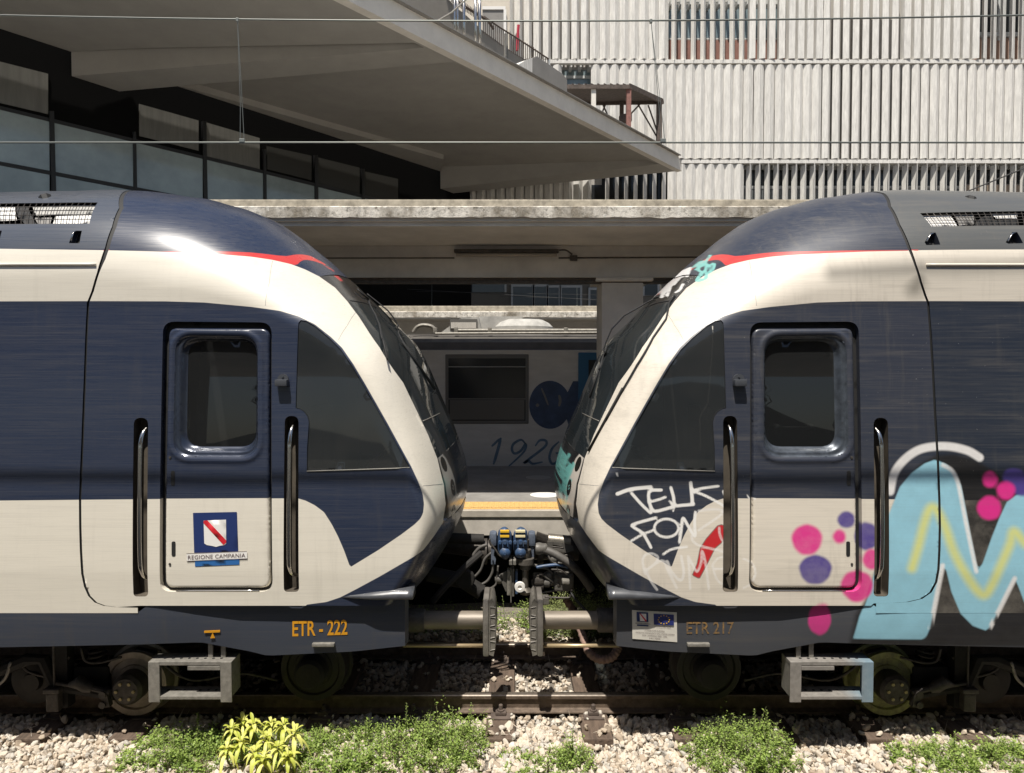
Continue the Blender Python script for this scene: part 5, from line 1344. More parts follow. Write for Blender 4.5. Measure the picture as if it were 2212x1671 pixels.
# roof stair: solid grey side with balusters, climbing to the left
bk = 1.9
sp = [(960, -20), (985, 18), (1040, 60), (1080, 92), (1120, 112), (1170, 158), (1215, 190), (1225, 215), (1100, 215), (900, 110), (850, -20)]
sp = [(935, -40), (985, 17), (1003, 30), (1042, 66), (1080, 94), (1112, 116), (1150, 138), (1180, 165), (1215, 186), (1214, 225), (1100, 240), (900, 150), (840, -40)]
stair = thing('roof_stair', RP(1100, 180, bk), 'grey solid-sided stair with thin balusters on the station roof', 'stair')
MB().prism([RP(X, Y, bk) for X, Y in sp], -pn * .2).build('stair_side', M['stairgrey'] if 'stairgrey' in M else M['graywall'], stair)
mb = MB()
for t in np.linspace(0, 1, 34):
    X = 1045 + t * 142; yb = np.interp(X, [1042, 1080, 1112, 1150, 1180, 1215], [70, 96, 118, 140, 167, 186]); yt = yb - np.interp(X, [1045, 1187], [34, 42])
    mb.tube([RP(X, yb, bk - .05), RP(X, yt, bk - .05)], .014, 4)
mb.tube([RP(1045, 36, bk - .05), RP(1080, 60, bk - .05), RP(1112, 80, bk - .05), RP(1187, 129, bk - .05)], .03, 5)
for t in np.linspace(0, 1, 20):
    X = 975 + t * 60; mb.tube([RP(X, 5 + t * 40, bk - .05), RP(X, -14 + t * 42, bk - .05)], .014, 4)
mb.tube([RP(965, -12, bk - .06), RP(1000, 12, bk - .06), RP(1055, 46, bk - .06), RP(1066, 63, bk - .06)], .05, 5)
mb.build('stair_railing', M['rust'], stair)
mb = MB(); mb.tube([RP(1186, 128, bk - .05), RP(1188, 178, bk - .05)], .045, 5); mb.build('end_post', M['frame'], stair)
# chrome flues
for i, (X, yb, w) in enumerate(((982, 118, 3.2), (988, 122, 3.8), (1002, 128, 4.5), (1027, 143, 4.2), (1036, 147, 4.6))):
    a, b = RP(X, yb + 25, .9), RP(X, -60, .9); r = w / FPX * a.y * .75
    mb = MB(); mb.tube([a, b], r, 14)
    labs = ['thin shiny flue pipe, leftmost on the station roof', 'shiny flue pipe beside the leftmost one on the station roof', 'thick shiny flue pipe in the middle of the roof row', 'shiny flue pipe next to the rightmost one', 'dull shiny flue pipe, rightmost on the station roof']
    tag(mb.build('flue_pipe', M['chrome'], None, True), labs[i], 'flue pipe', 'flue pipes on the station roof')
pole = MB(); a, b = RP(1091, 175, .7), RP(1091, 74, .7); pole.tube([a, b], .05, 6); a, b = RP(1096, 178, .75), RP(1096, 74, .75); pole.tube([a, b], .03, 6)
tag(pole.build('railing_pole', M['galv']), 'pale thin double pole in front of the roof stair', 'pole')
mb = MB(); mb.tube([RP(1098, 46, .8), RP(1020, -5, .8)], .03, 5); mb.tube([RP(1101, 45, .8), RP(1060, -15, .8)], .02, 5)
mb = MB(); mb.tube([RP(943, 47, .3), RP(975, 28, .3), RP(1010, -4, .3)], .03, 5); tag(mb.build('roof_cable', M['galv']), 'thin diagonal stay running up from the roof parapet', 'cable')
# rounded sheet-metal cowl with a duct on the roof edge
q = [(1117, 143), (1132, 132), (1150, 126), (1156, 124), (1152, 134), (1149, 155)]
cw_ = thing('duct_cowl', RP(1160, 160, 1.0), 'rounded beige duct housing lying along the station roof edge', 'duct')
mb = MB(); a0 = [RP(X, Y, .5) for X, Y in ((1115, 146), (1120, 140), (1135, 131), (1150, 126), (1150, 166), (1116, 150))]
mb.prism(a0, -pn * .6); mb.build('cowl_end', M['louvre'], cw_)
mb = MB(); mb.prism([RP(X, Y, .5) for X, Y in ((1150.5, 126), (1160, 122), (1215, 160), (1225, 172), (1225, 205), (1150.5, 168))], -pn * .7); mb.build('duct_body', M['graywall'], cw_)
# canopy-roof wall behind the stair (lower volume of the office building)
pw = thing('penthouse', Vector((-.5, 33.26, 0)), 'cream rooftop wall with a white door frame behind the roof stair', 'building')
a, b = P(985, -140, 33.39), P(1101, 130, 33.39); MB().box(a.x, b.x, 33.39, 33.89, b.z - 2, a.z).build('wall', M['cream_w'] if 'cream_w' in M else M['parapet'], pw)
a, b = P(1042, 17, 33.26), P(1092, 100, 33.26); dr = MB().box(a.x, b.x, 33.31, 33.39, b.z, a.z).build('door', M['graywall'], pw); fr = MB(); fr.box(a.x, b.x, 33.26, 33.31, a.z - .08, a.z + .06).box(b.x - .09, b.x + .04, 33.26, 33.31, b.z, a.z - .08); fr.build('door_frame', M['white'], dr)
# red hydrant pipe by the railing
mb = MB(); mb.tube([RP(1120, 55, 2.6), RP(1119, 70, 2.6), RP(1117, 110, 2.6)], .06, 6); tag(mb.build('red_pipe', mat('red_pipe_paint', (.4, .03, .05), .5)), 'short red standpipe behind the roof stair railing', 'pipe')

# ================================================================== OVERHEAD LINES
def line(name, y, zm, zc, label, group, drops, sag=.0, rm=.008, rc=.0085, xr=26):
    o = thing(name, (0, y, zc), label, 'overhead wire', group)
    mb = MB(); mb.tube([(x, y, zm(x)) for x in np.linspace(-xr, xr, 80)], rm, 6); mb.build('messenger_wire', M['wire'], o, True)
    mb = MB(); mb.tube([(x, y, zc) for x in np.linspace(-xr, xr, 10)], rc, 6); mb.build('contact_wire', M['wire'], o, True)
    for (X0, Y0, X1, Y1, two) in drops:
        mb = MB(); a = P(X0, Y0, y); b = P(X1, Y1, y); a.z = zm(a.x); b.z = zc
        mb.tube([a, a.lerp(b, .7), b + Vector((-.014, 0, 0))], .0028, 5)
        if two: mb.tube([a, a.lerp(b, .7) + Vector((.018, 0, 0)), b + Vector((.024, 0, 0))], .0028, 5)
        mb.bbox(b.x - .02, b.x + .03, y - .012, y + .012, b.z, b.z + .035, .004).bbox(a.x - .012, a.x + .012, y - .012, y + .012, a.z - .025, a.z + .012, .004)
        mb.build('dropper', M['wire'], o)
yW = 6.45
zc0 = P(1106, 308.5, yW).z; z47, z33 = P(1106, 46, yW).z, P(0, 33, yW).z
line('overhead_line', yW, lambda x: z47 + (z33 - z47) * ((x + .0) / (-1106 / FPX * yW)) ** 2, zc0, 'overhead contact wire with its sagging messenger wire above both trains', None, [(513, 44, 522, 306, True), (1406, 47, 1431, 303, True)])
yW2 = 23.0; zc1 = P(1106, 662, yW2).z
line('overhead_line', yW2, lambda x: P(1106, 612, yW2).z + .0 * x, zc1, 'thin far overhead wire in the gap under the platform canopy', None, [(933, 612, 933, 660, False), (1246, 612, 1246, 665, True)], rm=.009, rc=.011)
mb = MB(); mb.tube([P(880, 625, 24), P(1400, 655, 24)], .008, 5); mb.tube([P(900, 630, 25), P(1420, 640, 25)], .006, 5); mb.tube([P(1080, 640, 25), P(1420, 652, 25)], .006, 5)
tag(mb.build('feeder_cable', M['black']), 'slanting dark cables crossing the far windows under the canopy', 'cable')
mb = MB(); mb.tube([(-20, 3.62, 6.24), (-1.6, 3.62, 6.13), (-.5, 3.62, 6.125), (20, 3.62, 6.30)], .018, 6)
tag(mb.build('feeder_cable', M['black']), 'black feeder cable over the nearer track, its shadow crossing both trains', 'cable')
mb = MB(); mb.tube([P(2070, 422, 20), P(2260, 345, 20)], .02, 5); tag(mb.build('stay_wire', M['black']), 'thin slanting stay wire above the sprayed train roof', 'wire')

# ================================================================== COUPLER between the trains
yK = 6.3
def K(X, Y, o=0.0): return P(X, Y, yK + o)
kc = lambda x, y: (1044.3 + .13795 * x, 1112.1 + .13795 * y)       # pixels of the enlarged coupler crop
def KK(x, y, o=0.0): X, Y = kc(x, y); return P(X, Y, yK + o)
for side, root in (('l', LT['root']), ('r', RT['root'])):
    sx = 1 if side == 'r' else -1
    x0 = 335 if side == 'l' else 580                               # centre of the blue electrical head in crop pixels
    head = MB()
    # rounded blue cover: shield outline extruded, with domed front
    out = [(-115, 90 - 60), (-100, -55), (-30, -130), (20, -138), (80, -100), (110, -30), (112, 200), (95, 300), (50, 350), (0, 372), (-60, 345), (-100, 270), (-115, 180)]
    out = [(x * (1 if side == 'r' else -1), y) for x, y in out]
    pts = spline(out + out[:1], 4)[:-1]
    c = np.array([0, 110.0]); rings = []
    for s_, o in ((1, .16), (1, -.02), (.94, -.05), (.8, -.072), (.55, -.085), (.2, -.09)):
        rings.append([KK(x0 + c[0] + (p[0] - c[0]) * s_, 330 + c[1] + (p[1] - c[1]) * s_, o) for p in pts])
    n = len(pts); V = [v for r in rings for v in r]; F = [(i * n + j, i * n + (j + 1) % n, (i + 1) * n + (j + 1) % n, (i + 1) * n + j) for i in range(len(rings) - 1) for j in range(n)] + [tuple((len(rings) - 1) * n + j for j in range(n)), tuple(range(n))[::-1]]
    cpl = new('coupler_head', V, F, M['blue'], root, 'auto')
    bm = bmesh.new(); bm.from_mesh(cpl.data); bmesh.ops.recalc_face_normals(bm, faces=bm.faces[:]); bm.to_mesh(cpl.data); bm.free()
    for y in (270, 345):
        w = 68 if side == 'l' else 74
        q = [KK(x0 - w - 5, y - 20, -.098), KK(x0 + w, y - 20, -.098), KK(x0 + w, y + 12, -.098), KK(x0 - w - 5, y + 12, -.098)]
        MB().prism(q, (0, .03, 0)).build('warning_label', M['yellow'] if side == 'l' else M['cream'], cpl)
    mb = MB()
    for dx in (-70, -20, 40): mb.beam(KK(x0 + dx, 415, -.088), KK(x0 + dx, 500, -.09), .012, .02)
    mb.lathe(KK(x0, 600, -.09), (0, -1, 0), [(0, .05), (.012, .04), (.02, .016), (.03, .014)], 14)
    mb.lathe(KK(x0, 425, -.085), (0, -1, 0), [(0, .02), (.03, .018)], 10); mb.lathe(KK(x0 - 75 * -sx, 430, -.08), (0, -1, 0), [(0, .018), (.03, .014)], 10); mb.lathe(KK(x0 + 85 * -sx, 430, -.08), (0, -1, 0), [(0, .018), (.03, .014)], 10)
    mb.build('cover_latch', M['blue'], cpl, 'auto')
    # mechanical body behind and outside
    xo = 150 if side == 'l' else 760
    mb = MB(); mb.bbox(min(KK(xo - 60, 0).x, KK(xo + 60, 0).x), KK(xo + 60, 0).x, yK - .02, yK + .14, KK(0, 500).z, KK(0, 290).z, .03)
    q = [KK(xo - 30 * sx, 500), KK(xo + 30 * sx, 520), KK(xo + 30 * sx, 780), KK(xo - 35 * sx, 780), KK(xo - 45 * sx, 700), KK(xo - 10 * sx, 640)]
    mb.prism(q, (0, .06, 0)); mb.build('coupler_hook', M['castblue'] if 'castblue' in M else M['castgrey'], root, 'auto')
    mb = MB(); xs = 430 if side == 'l' else 490; a = KK(xs - 28, 700, -.06); b = KK(xs + 22, 780, -.06); mb.bbox(a.x, b.x, yK - .09, yK + .1, b.z, a.z, .006); mb.build('coupler_clamp', M['galv'], root)
    # drawbar back to the nose
    e = KK(-700, 560) if side == 'l' else KK(1520, 690)
    mb = MB(); mb.tube([KK(xo, 560, .25), e + Vector((0, .3, 0))], [.085, .10], 14); mb.lathe(KK(xo + 90 * sx, 575, .2), (sx, 0, 0), [(0, .12), (.05, .12)], 18); mb.build('drawbar', M['grease'], root, 'auto')
mb = MB(); xs = [360, 425, 445, 485, 500, 540]
rt = RT['root']; lt = LT['root']
def box_k(x0, y0, x1, y1, o0, o1, m, name, par, b=.006):
    a, c = KK(x0, y0, o0), KK(x1, y1, o0); return MB().bbox(a.x, c.x, yK + o0, yK + o1, c.z, a.z, b).build(name, M[m], par)
box_k(368, 868, 418, 1270, -.02, .06, 'galv', 'uncoupling_plate', lt); box_k(422, 840, 440, 1385, -.03, .04, 'galv', 'uncoupling_plate', lt); box_k(446, 850, 482, 1290, -.02, .08, 'castgrey', 'uncoupling_plate', lt)
box_k(500, 890, 538, 1250, -.03, .06, 'blue', 'uncoupling_plate', rt)
mb = MB(); mb.prism([KK(*p, .0) for p in ((258, 950), (360, 890), (368, 1200), (350, 1210), (285, 1060), (310, 1040), (300, 990), (262, 990))], (0, .03, 0)); mb.build('release_lever', M['castgrey'], lt)
mb = MB(); mb.lathe(KK(570, 1125, -.1), (0, -1, 0), [(0, .045), (.012, .05), (.03, .045), (.032, .02), (.02, .015)], 22); mb.build('release_knob', M['white'], rt, 'auto')
mb = MB(); mb.lathe(KK(655, 1240, -.02), (0, 0, 1), [(0, .05), (.03, .07), (.06, .03), (.22, .03), (.23, .05), (.27, .05), (.28, .08), (.33, .08), (.335, .045), (.37, .055), (.41, .055), (.42, .03), (.44, .034), (.5, .034)], 20); mb.build('coupler_pin', M['steeldull'] if 'steeldull' in M else M['grease'], rt, 'auto')
mb = MB(); mb.bbox(KK(780, 0).x, KK(950, 0).x, yK, yK + .2, KK(0, 1110).z, KK(0, 1000).z, .02); mb.bbox(KK(760, 0).x, KK(950, 0).x, yK + .01, yK + .2, KK(0, 1190).z, KK(0, 1112).z, .008); mb.build('valve_block', M['grease'], rt)
jb = box_k(1112, 930, 1415, 1215, -.04, .12, 'castgrey', 'junction_box', rt, .02)
mb = MB(); a, c = KK(1225, 1040, -.06), KK(1365, 1165, -.06); mb.bbox(KK(1230, 0, -.1).x, KK(1350, 0, -.1).x, yK - .14, yK - .045, KK(0, 1075, -.1).z, KK(0, 1010, -.1).z, .012); mb.build('junction_lid', M['galv'], jb)
mb = MB()
for (x, y) in ((1175, 990), (1245, 985), (1175, 1050), (1175, 1105), (1140, 1180), (1390, 1180), (1140, 960), (1390, 960)): mb.lathe(KK(x, y, -.04), (0, -1, 0), [(0, .013), (.006, .011)], 8)
mb.build('box_bolt', M['grease'], jb)
# slotted actuator bracket and cylinder
mb = MB(); mb.tube([KK(1010, 390, .05), KK(1360, 425, .05)], .055, 14); mb.build('actuator_cylinder', M['steel'], rt, 'auto')
mb = MB()
q = [(1000, 420), (1180, 430), (1400, 480), (1415, 560), (1300, 600), (1150, 575), (1010, 555)]; qi = [(1085, 470), (1150, 480), (1230, 500), (1265, 525), (1250, 548), (1180, 535), (1085, 530)]
n = len(q); A = [KK(*p, -.01) for p in q]; B = [KK(*p, -.01) for p in qi]; A2 = [p + Vector((0, .05, 0)) for p in A]; B2 = [p + Vector((0, .05, 0)) for p in B]
mb.add(A + B + A2 + B2, [(i, (i + 1) % n, n + (i + 1) % n, n + i) for i in range(n)] + [(i, i + 2 * n, (i + 1) % n + 2 * n, (i + 1) % n) for i in range(n)] + [(n + i, n + (i + 1) % n, 3 * n + (i + 1) % n, 3 * n + i) for i in range(n)])
o = mb.build('actuator_bracket', M['castgrey'], rt); bm = bmesh.new(); bm.from_mesh(o.data); bmesh.ops.recalc_face_normals(bm, faces=bm.faces[:]); bm.to_mesh(o.data); bm.free()
mb = MB(); mb.tube(spline([KK(820, 350, .06), KK(900, 380, .06), KK(1000, 410, .06)], 12), .05, 12, ribs=(1.12, .9)); mb.build('bellows', M['grease'], rt)
# thick jumper hose
hp = spline([KK(820, 540, -.05), KK(940, 550, -.06), KK(1080, 600, -.08), KK(1240, 690, -.1), KK(1380, 790, -.1), KK(1500, 910, -.05), KK(1600, 1040, 0), KK(1690, 1170, .05)], 14)
mb = MB(); mb.tube([Vector(p) for p in hp], .036, 12, ribs=(1.04, .98)); hs = mb.build('jumper_hose', M['hose'] if 'hose' in M else M['grease'], rt, True)
mb = MB(); mb.lathe(KK(820, 535, -.05), (1, 0, 0), [(0, .05), (.03, .055), (.05, .047), (.09, .05), (.1, .045)], 16); mb.build('hose_fitting', M['castgrey'], hs, 'auto')
for side, p in (('l', [(340, 670), (250, 640), (180, 540), (110, 450), (95, 380)]), ('r', [(1270, 640), (1330, 640), (1400, 690), (1420, 760)]), ('r', [(830, 830), (900, 815), (1050, 795), (1180, 790), (1330, 825)]), ('r', [(1060, 860), (1200, 870), (1320, 940)]), ('r', [(1160, 700), (1150, 800), (1175, 910)]), ('r', [(960, 1290), (1100, 1300), (1340, 1300), (1350, 1250)])):
    mb = MB(); mb.tube([Vector(v) for v in spline([KK(x, y, -.09) for x, y in p], 6)], .009 if p[0][0] != 830 else .016, 6); mb.build('cable', M['grease'] if p[0][0] != 830 else M['blue'], lt if side == 'l' else rt, True)
for par_, p, r_ in ((lt, [(60, 470), (-60, 520), (-160, 640), (-260, 820), (-300, 1000)], .016), (lt, [(120, 600), (20, 700), (-40, 860), (-150, 980), (-290, 1040)], .012), (lt, [(150, 760), (140, 900), (60, 1040), (-80, 1120)], .012), (lt, [(230, 800), (215, 950), (190, 1100), (60, 1180)], .009),
                   (rt, [(800, 470), (900, 450), (1040, 520), (1150, 640), (1240, 820)], .012), (rt, [(770, 760), (860, 830), (1000, 850), (1100, 930)], .01), (rt, [(1000, 640), (1060, 720), (1130, 760), (1300, 760), (1440, 860)], .014), (rt, [(680, 1180), (760, 1230), (900, 1230), (1120, 1190)], .009), (rt, [(940, 930), (990, 980), (1040, 1010), (1110, 1060)], .02), (rt, [(700, 820), (760, 790), (850, 800)], .012)):
    mb = MB(); mb.tube([Vector(v) for v in spline([KK(x, y, .02) for x, y in p], 6)], r_, 7); mb.build('cable', M['hose'], par_, True)
for par_, x_, y_ in ((rt, 960, 960), (rt, 1040, 690), (lt, 180, 1010), (rt, 930, 1060)):
    mb = MB(); c = KK(x_, y_, .05); mb.lathe(c, (1, 0, 0), [(0, .03), (.02, .045), (.06, .045), (.07, .03), (.1, .03)], 12); mb.build('pipe_joint', M['castgrey'], par_, 'auto')
mb = MB(); mb.tube([Vector(v) for v in spline([KK(1340, 1200, -.02), KK(1450, 1330, -.1), KK(1640, 1545, -.25)], 6)], .013, 6); mb.build('cable', M['black'], rt, True)
mb = MB(); mb.tube([Vector(v) for v in spline([P(1222, 1295, 6.5), P(1245, 1330, 6.4), P(1258, 1372, 6.2), P(1272, 1408, 6.0), P(1295, 1425, 5.95), P(1322, 1420, 5.95), P(1336, 1398, 6.0)], 14)], .036, 10, ribs=(1.1, 1.06, .9, .94)); mb.build('air_hose', M['airhose'] if 'airhose' in M else M['rust'], rt, True)
mb = MB(); mb.bbox(P(1150, 1265, 6.25).x, P(1186, 1265, 6.25).x, 6.2, 6.3, P(0, 1304, 6.25).z, P(0, 1288, 6.25).z, .01); mb.build('coupler_step', M['castgrey'], lt)
# dim machinery under the left nose
mb = MB(); mb.tube([P(940, 1162, 6.4), P(1045, 1166, 6.4)], .05, 10); mb.tube([Vector(v) for v in spline([P(1040, 1195, 6.1), P(1000, 1230, 6.0), P(960, 1270, 5.9), P(935, 1300, 5.9)], 8)], .03, 8); mb.tube([P(925, 1240, 6.3), P(1000, 1255, 6.3), P(1040, 1280, 6.3)], .07, 10); mb.lathe(P(1005, 1250, 6.2), (0, -1, 0), [(0, .09), (.05, .08)], 16)
mb.build('draw_gear', M['dark'], lt, 'auto')

# ================================================================== WRITING
def text(name, s, m, parent, cx, cy, height_px, width_px, d, bold=0.0, shear=0.0, off_=None, tilt=0.0, spacing=1.0):
    cu = bpy.data.curves.new(name, 'FONT'); cu.body = s; cu.size = 1; cu.offset = bold; cu.shear = shear; cu.align_x = 'LEFT'; cu.resolution_u = 3; cu.space_character = spacing
    o = bpy.data.objects.new('tmp', cu); COL.objects.link(o)
    bpy.context.view_layer.update()
    me = bpy.data.meshes.new_from_object(o.evaluated_get(bpy.context.evaluated_depsgraph_get()))
    co = np.empty(len(me.vertices) * 3, np.float32); me.vertices.foreach_get('co', co); co = co.reshape(-1, 3)
    F = [tuple(p.vertices) for p in me.polygons]
    bpy.data.objects.remove(o); bpy.data.curves.remove(cu); bpy.data.meshes.remove(me)
    lo, hi = co.min(0), co.max(0); u = (co[:, 0] - lo[0]) / (hi[0] - lo[0]) - .5; v = (co[:, 1] - lo[1]) / (hi[1] - lo[1]) - .5
    X = cx + u * width_px; Y = cy - v * height_px + u * width_px * tilt
    V = d(X, Y) if getattr(d, '__name__', '') == 'dsurf' else [P(x, y, d) if not callable(d) else d(x, y) for x, y in zip(X, Y)]
    ob = new(name, V, F, m, parent)
    bm = bmesh.new(); bm.from_mesh(ob.data)
    bm.normal_update()
    for f in bm.faces:
        if f.normal.y > 0: f.normal_flip()
    bm.to_mesh(ob.data); bm.free(); return ob
yS = LT['yS']
def skd(X, Y, o=.003):
    Xl = X if X < 1106 else 2207 - X
    of = float(np.interp(Xl, [-420, 250, 330, 420, 520, 680, 875], SKO))
    t = np.clip((Y - 1310) / 95, 0, 1)
    return P(X, Y, yS + of + .02 * t * t - o)
text('unit_number', 'ETR - 222', M['orange'], LT['skirt'], 691, 1357, 33, 119, skd, bold=.018, tilt=-.03)
t = text('unit_number', 'ETR 217', M['orange_worn'], RT['skirt'], 1534, 1357, 26, 102, skd, bold=.01); tag(t, 'worn half-erased orange number')
mb = MB()
mb.prism([skd(X, Y, .006) for X, Y in ((441, 1363.5), (475, 1362), (475, 1366.5), (441, 1368))], (0, .004, 0)); mb.prism([skd(X, Y, .006) for X, Y in ((459, 1367.5), (464, 1379), (454, 1379.5))], (0, .004, 0)); mb.build('jacking_mark', M['orange'], LT['skirt'])
# regional emblem on the left door
door = LT['door']; od = .0065
def quad_on(px, off, m, name, par, right=False, step=.05):
    MIR[0] = right
    q = (TR if right else T)(px)
    o = sheet(name, m, par, q, off=off, step=step, contour=False)
    MIR[0] = False; return o
em = quad_on([(415.7, 1109), (510.5, 1107), (513.5, 1193), (418.3, 1195.5)], .0085, M['embblue'], 'regional_emblem', door)
quad_on([(439, 1125.5), (487.5, 1123.5), (488, 1175), (484, 1178.5), (474, 1180), (466, 1182.5), (458, 1180.5), (446, 1178.5), (440.5, 1175)], .0062, M['embwhite'], 'shield', em)
quad_on([(439.5, 1125.5), (447.5, 1125), (488, 1168), (488, 1173), (482, 1178), (439, 1131)], .0045, M['embred'], 'shield_band', em)
quad_on([(402, 1197), (533, 1192), (533.5, 1207.5), (402.5, 1213)], .0062, M['embwhite'], 'emblem_strip', em)
quad_on([(420, 1210.5), (516, 1207), (516, 1221), (420, 1225)], .0085, M['embsky'], 'emblem_bar', em)
for px_ in ([(402, 1196.4), (533, 1191.4), (533, 1192.2), (402, 1197.2)], [(402.5, 1212.6), (533.5, 1207.2), (533.5, 1208), (402.5, 1213.4)]): quad_on(px_, .0045, M['embdark'], 'strip_line', em)
def serif_word(s, cx, cy, h, w, tilt, surf, m, name, par):
    return text(name, s, m, par, cx, cy, h, w, surf, bold=.0, tilt=tilt, spacing=1.05)
def dsurf(X, Y): return XYZ(T(np.stack([X, Y], 1)), .0035)
serif_word('REGIONE CAMPANIA', 467.5, 1202.7, 8.6, 124, -.04, dsurf, M['embdark'], 'emblem_lettering', em)
# notice plate on the right skirt
MIRR = RT['skirt']; dN = 0
def nq(px, m, name, par, o=0.0): return MB().prism([skd(X, Y, .004 + o) for X, Y in px], (0, .003, 0)).build(name, m, par)
pq = lambda x, y: (1085 + .3344 * x, 1112 + .3344 * y)
npl = nq([pq(838, 617), pq(1127, 633), pq(1130, 825), pq(841, 803)], M['noticewhite'], 'notice_plate', MIRR)
nq([pq(868, 630), pq(942, 634), pq(944, 695), pq(870, 692)], M['embblue'], 'notice_emblem', npl, .004); nq([pq(887, 640), pq(930, 642), pq(931, 690), pq(890, 688)], M['embwhite'], 'notice_shield', npl, .0075); nq([pq(887, 640), pq(894, 640), pq(931, 684), pq(931, 691), pq(924, 690)], M['embred'], 'notice_band', npl, .011)
nq([pq(870, 712), pq(944, 716), pq(944, 723), pq(870, 719)], M['embblue'], 'notice_bar', npl, .004)
nq([pq(978, 642), pq(1108, 648), pq(1109, 717), pq(980, 712)], M['euflag'], 'flag_panel', npl, .004)
mb = MB()
for k in range(12):
    a = k * math.pi / 6; X, Y = pq(1044 + 36 * math.cos(a), 680 + 27 * math.sin(a)); c = skd(X, Y, .0115)
    mb.prism([c + Vector((.006 * math.sin(b_) * (1 if i % 2 == 0 else .45), 0, .006 * math.cos(b_) * (1 if i % 2 == 0 else .45))) for i, b_ in enumerate(np.linspace(0, 2 * math.pi, 11)[:-1])], (0, .002, 0))
mb.build('flag_stars', M['yellow'], npl)
for s_, x, y, w, h in (('REGIONE CAMPANIA', 909, 705, 98, 8), ('Unione Europea', 1042, 727, 96, 11), ('COMMISSIONE EUROPEA', 985, 751, 130, 8), ('PROGETTO COFINANZIATO DALL UNIONE EUROPEA', 988, 769, 250, 8), ('POR CAMPANIA 2000 - 2006', 985, 785, 160, 8), ('FAS FERS', 985, 801, 70, 8)):
    X, Y = pq(x, y); text('notice_lettering', s_, M['embdark'], npl, X, Y, h * .3344, w * .3344, lambda x, y: skd(x, y, .006), tilt=.06)
# ================================================================== TRACK
def rail(y, label):
    s = [(-.062, -.145), (.062, -.145), (.062, -.135), (.012, -.118), (.009, -.045), (.031, -.035), (.032, -.008), (.026, 0), (-.026, 0), (-.032, -.008), (-.031, -.035), (-.009, -.045), (-.012, -.118), (-.062, -.135)]
    V = [(x, y + a, z) for x in (-16, 16) for a, z in s]; k = len(s)
    F = [(i, (i + 1) % k, (i + 1) % k + k, i + k) for i in range(k)] + [tuple(range(k))[::-1], tuple(range(k, 2 * k))]
    o = new('rail', V, F, [M['rail'], M['railtop']], None, mi=[1 if i in (6, 7, 8) else 0 for i in range(k)] + [0, 0])
    tag(o, label, 'rail', 'rails of the nearest track'); return o
RN, RF = 5.87, 6.955
rail(RN, 'near rusty rail in front of the wheels'); rail(RF, 'far rusty rail behind the buffers')
sx0 = (1284 - CX) / FPX * 5.65
for k in range(-7, 7):
    x = sx0 + k * .75 + random.uniform(-.02, .02); w = .12
    vis = {-1: 'weathered wooden sleeper left of the bolted one in the sunlit gap', 0: 'weathered wooden sleeper with a rusty bolted plate in the sunlit gap'}
    lab = vis.get(k, 'shaded wooden sleeper buried in ballast under the left train' if k < 0 else 'shaded wooden sleeper buried in ballast under the right train')
    V = []; mb = MB(); mb.bbox(x - w, x + w, 5.42, 7.4, -.3, -.152, .012); s = mb.build('sleeper', M['sleeper'])
    tag(s, lab, 'sleeper', 'sleepers of the nearest track' if k in vis else ('sleepers under the left train' if k < 0 else 'sleepers under the right train'))
    for yr in (RN, RF):
        mb = MB(); mb.bbox(x - .085, x + .085, yr - .16, yr + .16, -.152, -.137, .004)
        pl = mb.build('base_plate', M['rust'], s)
        for sy in (-1, 1):
            mb = MB(); mb.bbox(x - .045, x + .045, yr + sy * .085 - .035, yr + sy * .085 + .035, -.137, -.105, .008)
            mb.lathe((x, yr + sy * .09, -.105), (0, 0, 1), [(0, .03), (.012, .03), (.014, .018), (.05, .018), (.055, .012)], 8); mb.build('rail_clip', M['rust'], pl, 'auto')

# ================================================================== BALLAST: angular crushed stones
protos = []
for k in range(14):
    bm = bmesh.new(); pr = np.random.default_rng(100 + k)
    for _ in range(16):
        v = pr.normal(size=3); v /= np.linalg.norm(v); v *= pr.uniform(.8, 1.05); bm.verts.new((v[0] * 1.15, v[1] * .9, v[2] * .75))
    r_ = bmesh.ops.convex_hull(bm, input=bm.verts[:])
    loose = [v for v in bm.verts if not v.link_faces]
    bmesh.ops.delete(bm, geom=loose, context='VERTS')
    bmesh.ops.bevel(bm, geom=bm.edges[:], offset=.09, segments=1, affect='EDGES')
    bmesh.ops.triangulate(bm, faces=bm.faces[:])
    bm.verts.index_update()
    protos.append((np.array([v.co[:] for v in bm.verts]), np.array([[v.index for v in f.verts] for f in bm.faces]))); bm.free()
def bedz(x, y): return -.205 + .02 * np.sin(x * 3.1 + y) * np.cos(y * 4.3 - x) - .22 * np.maximum(0, (4.9 - y))
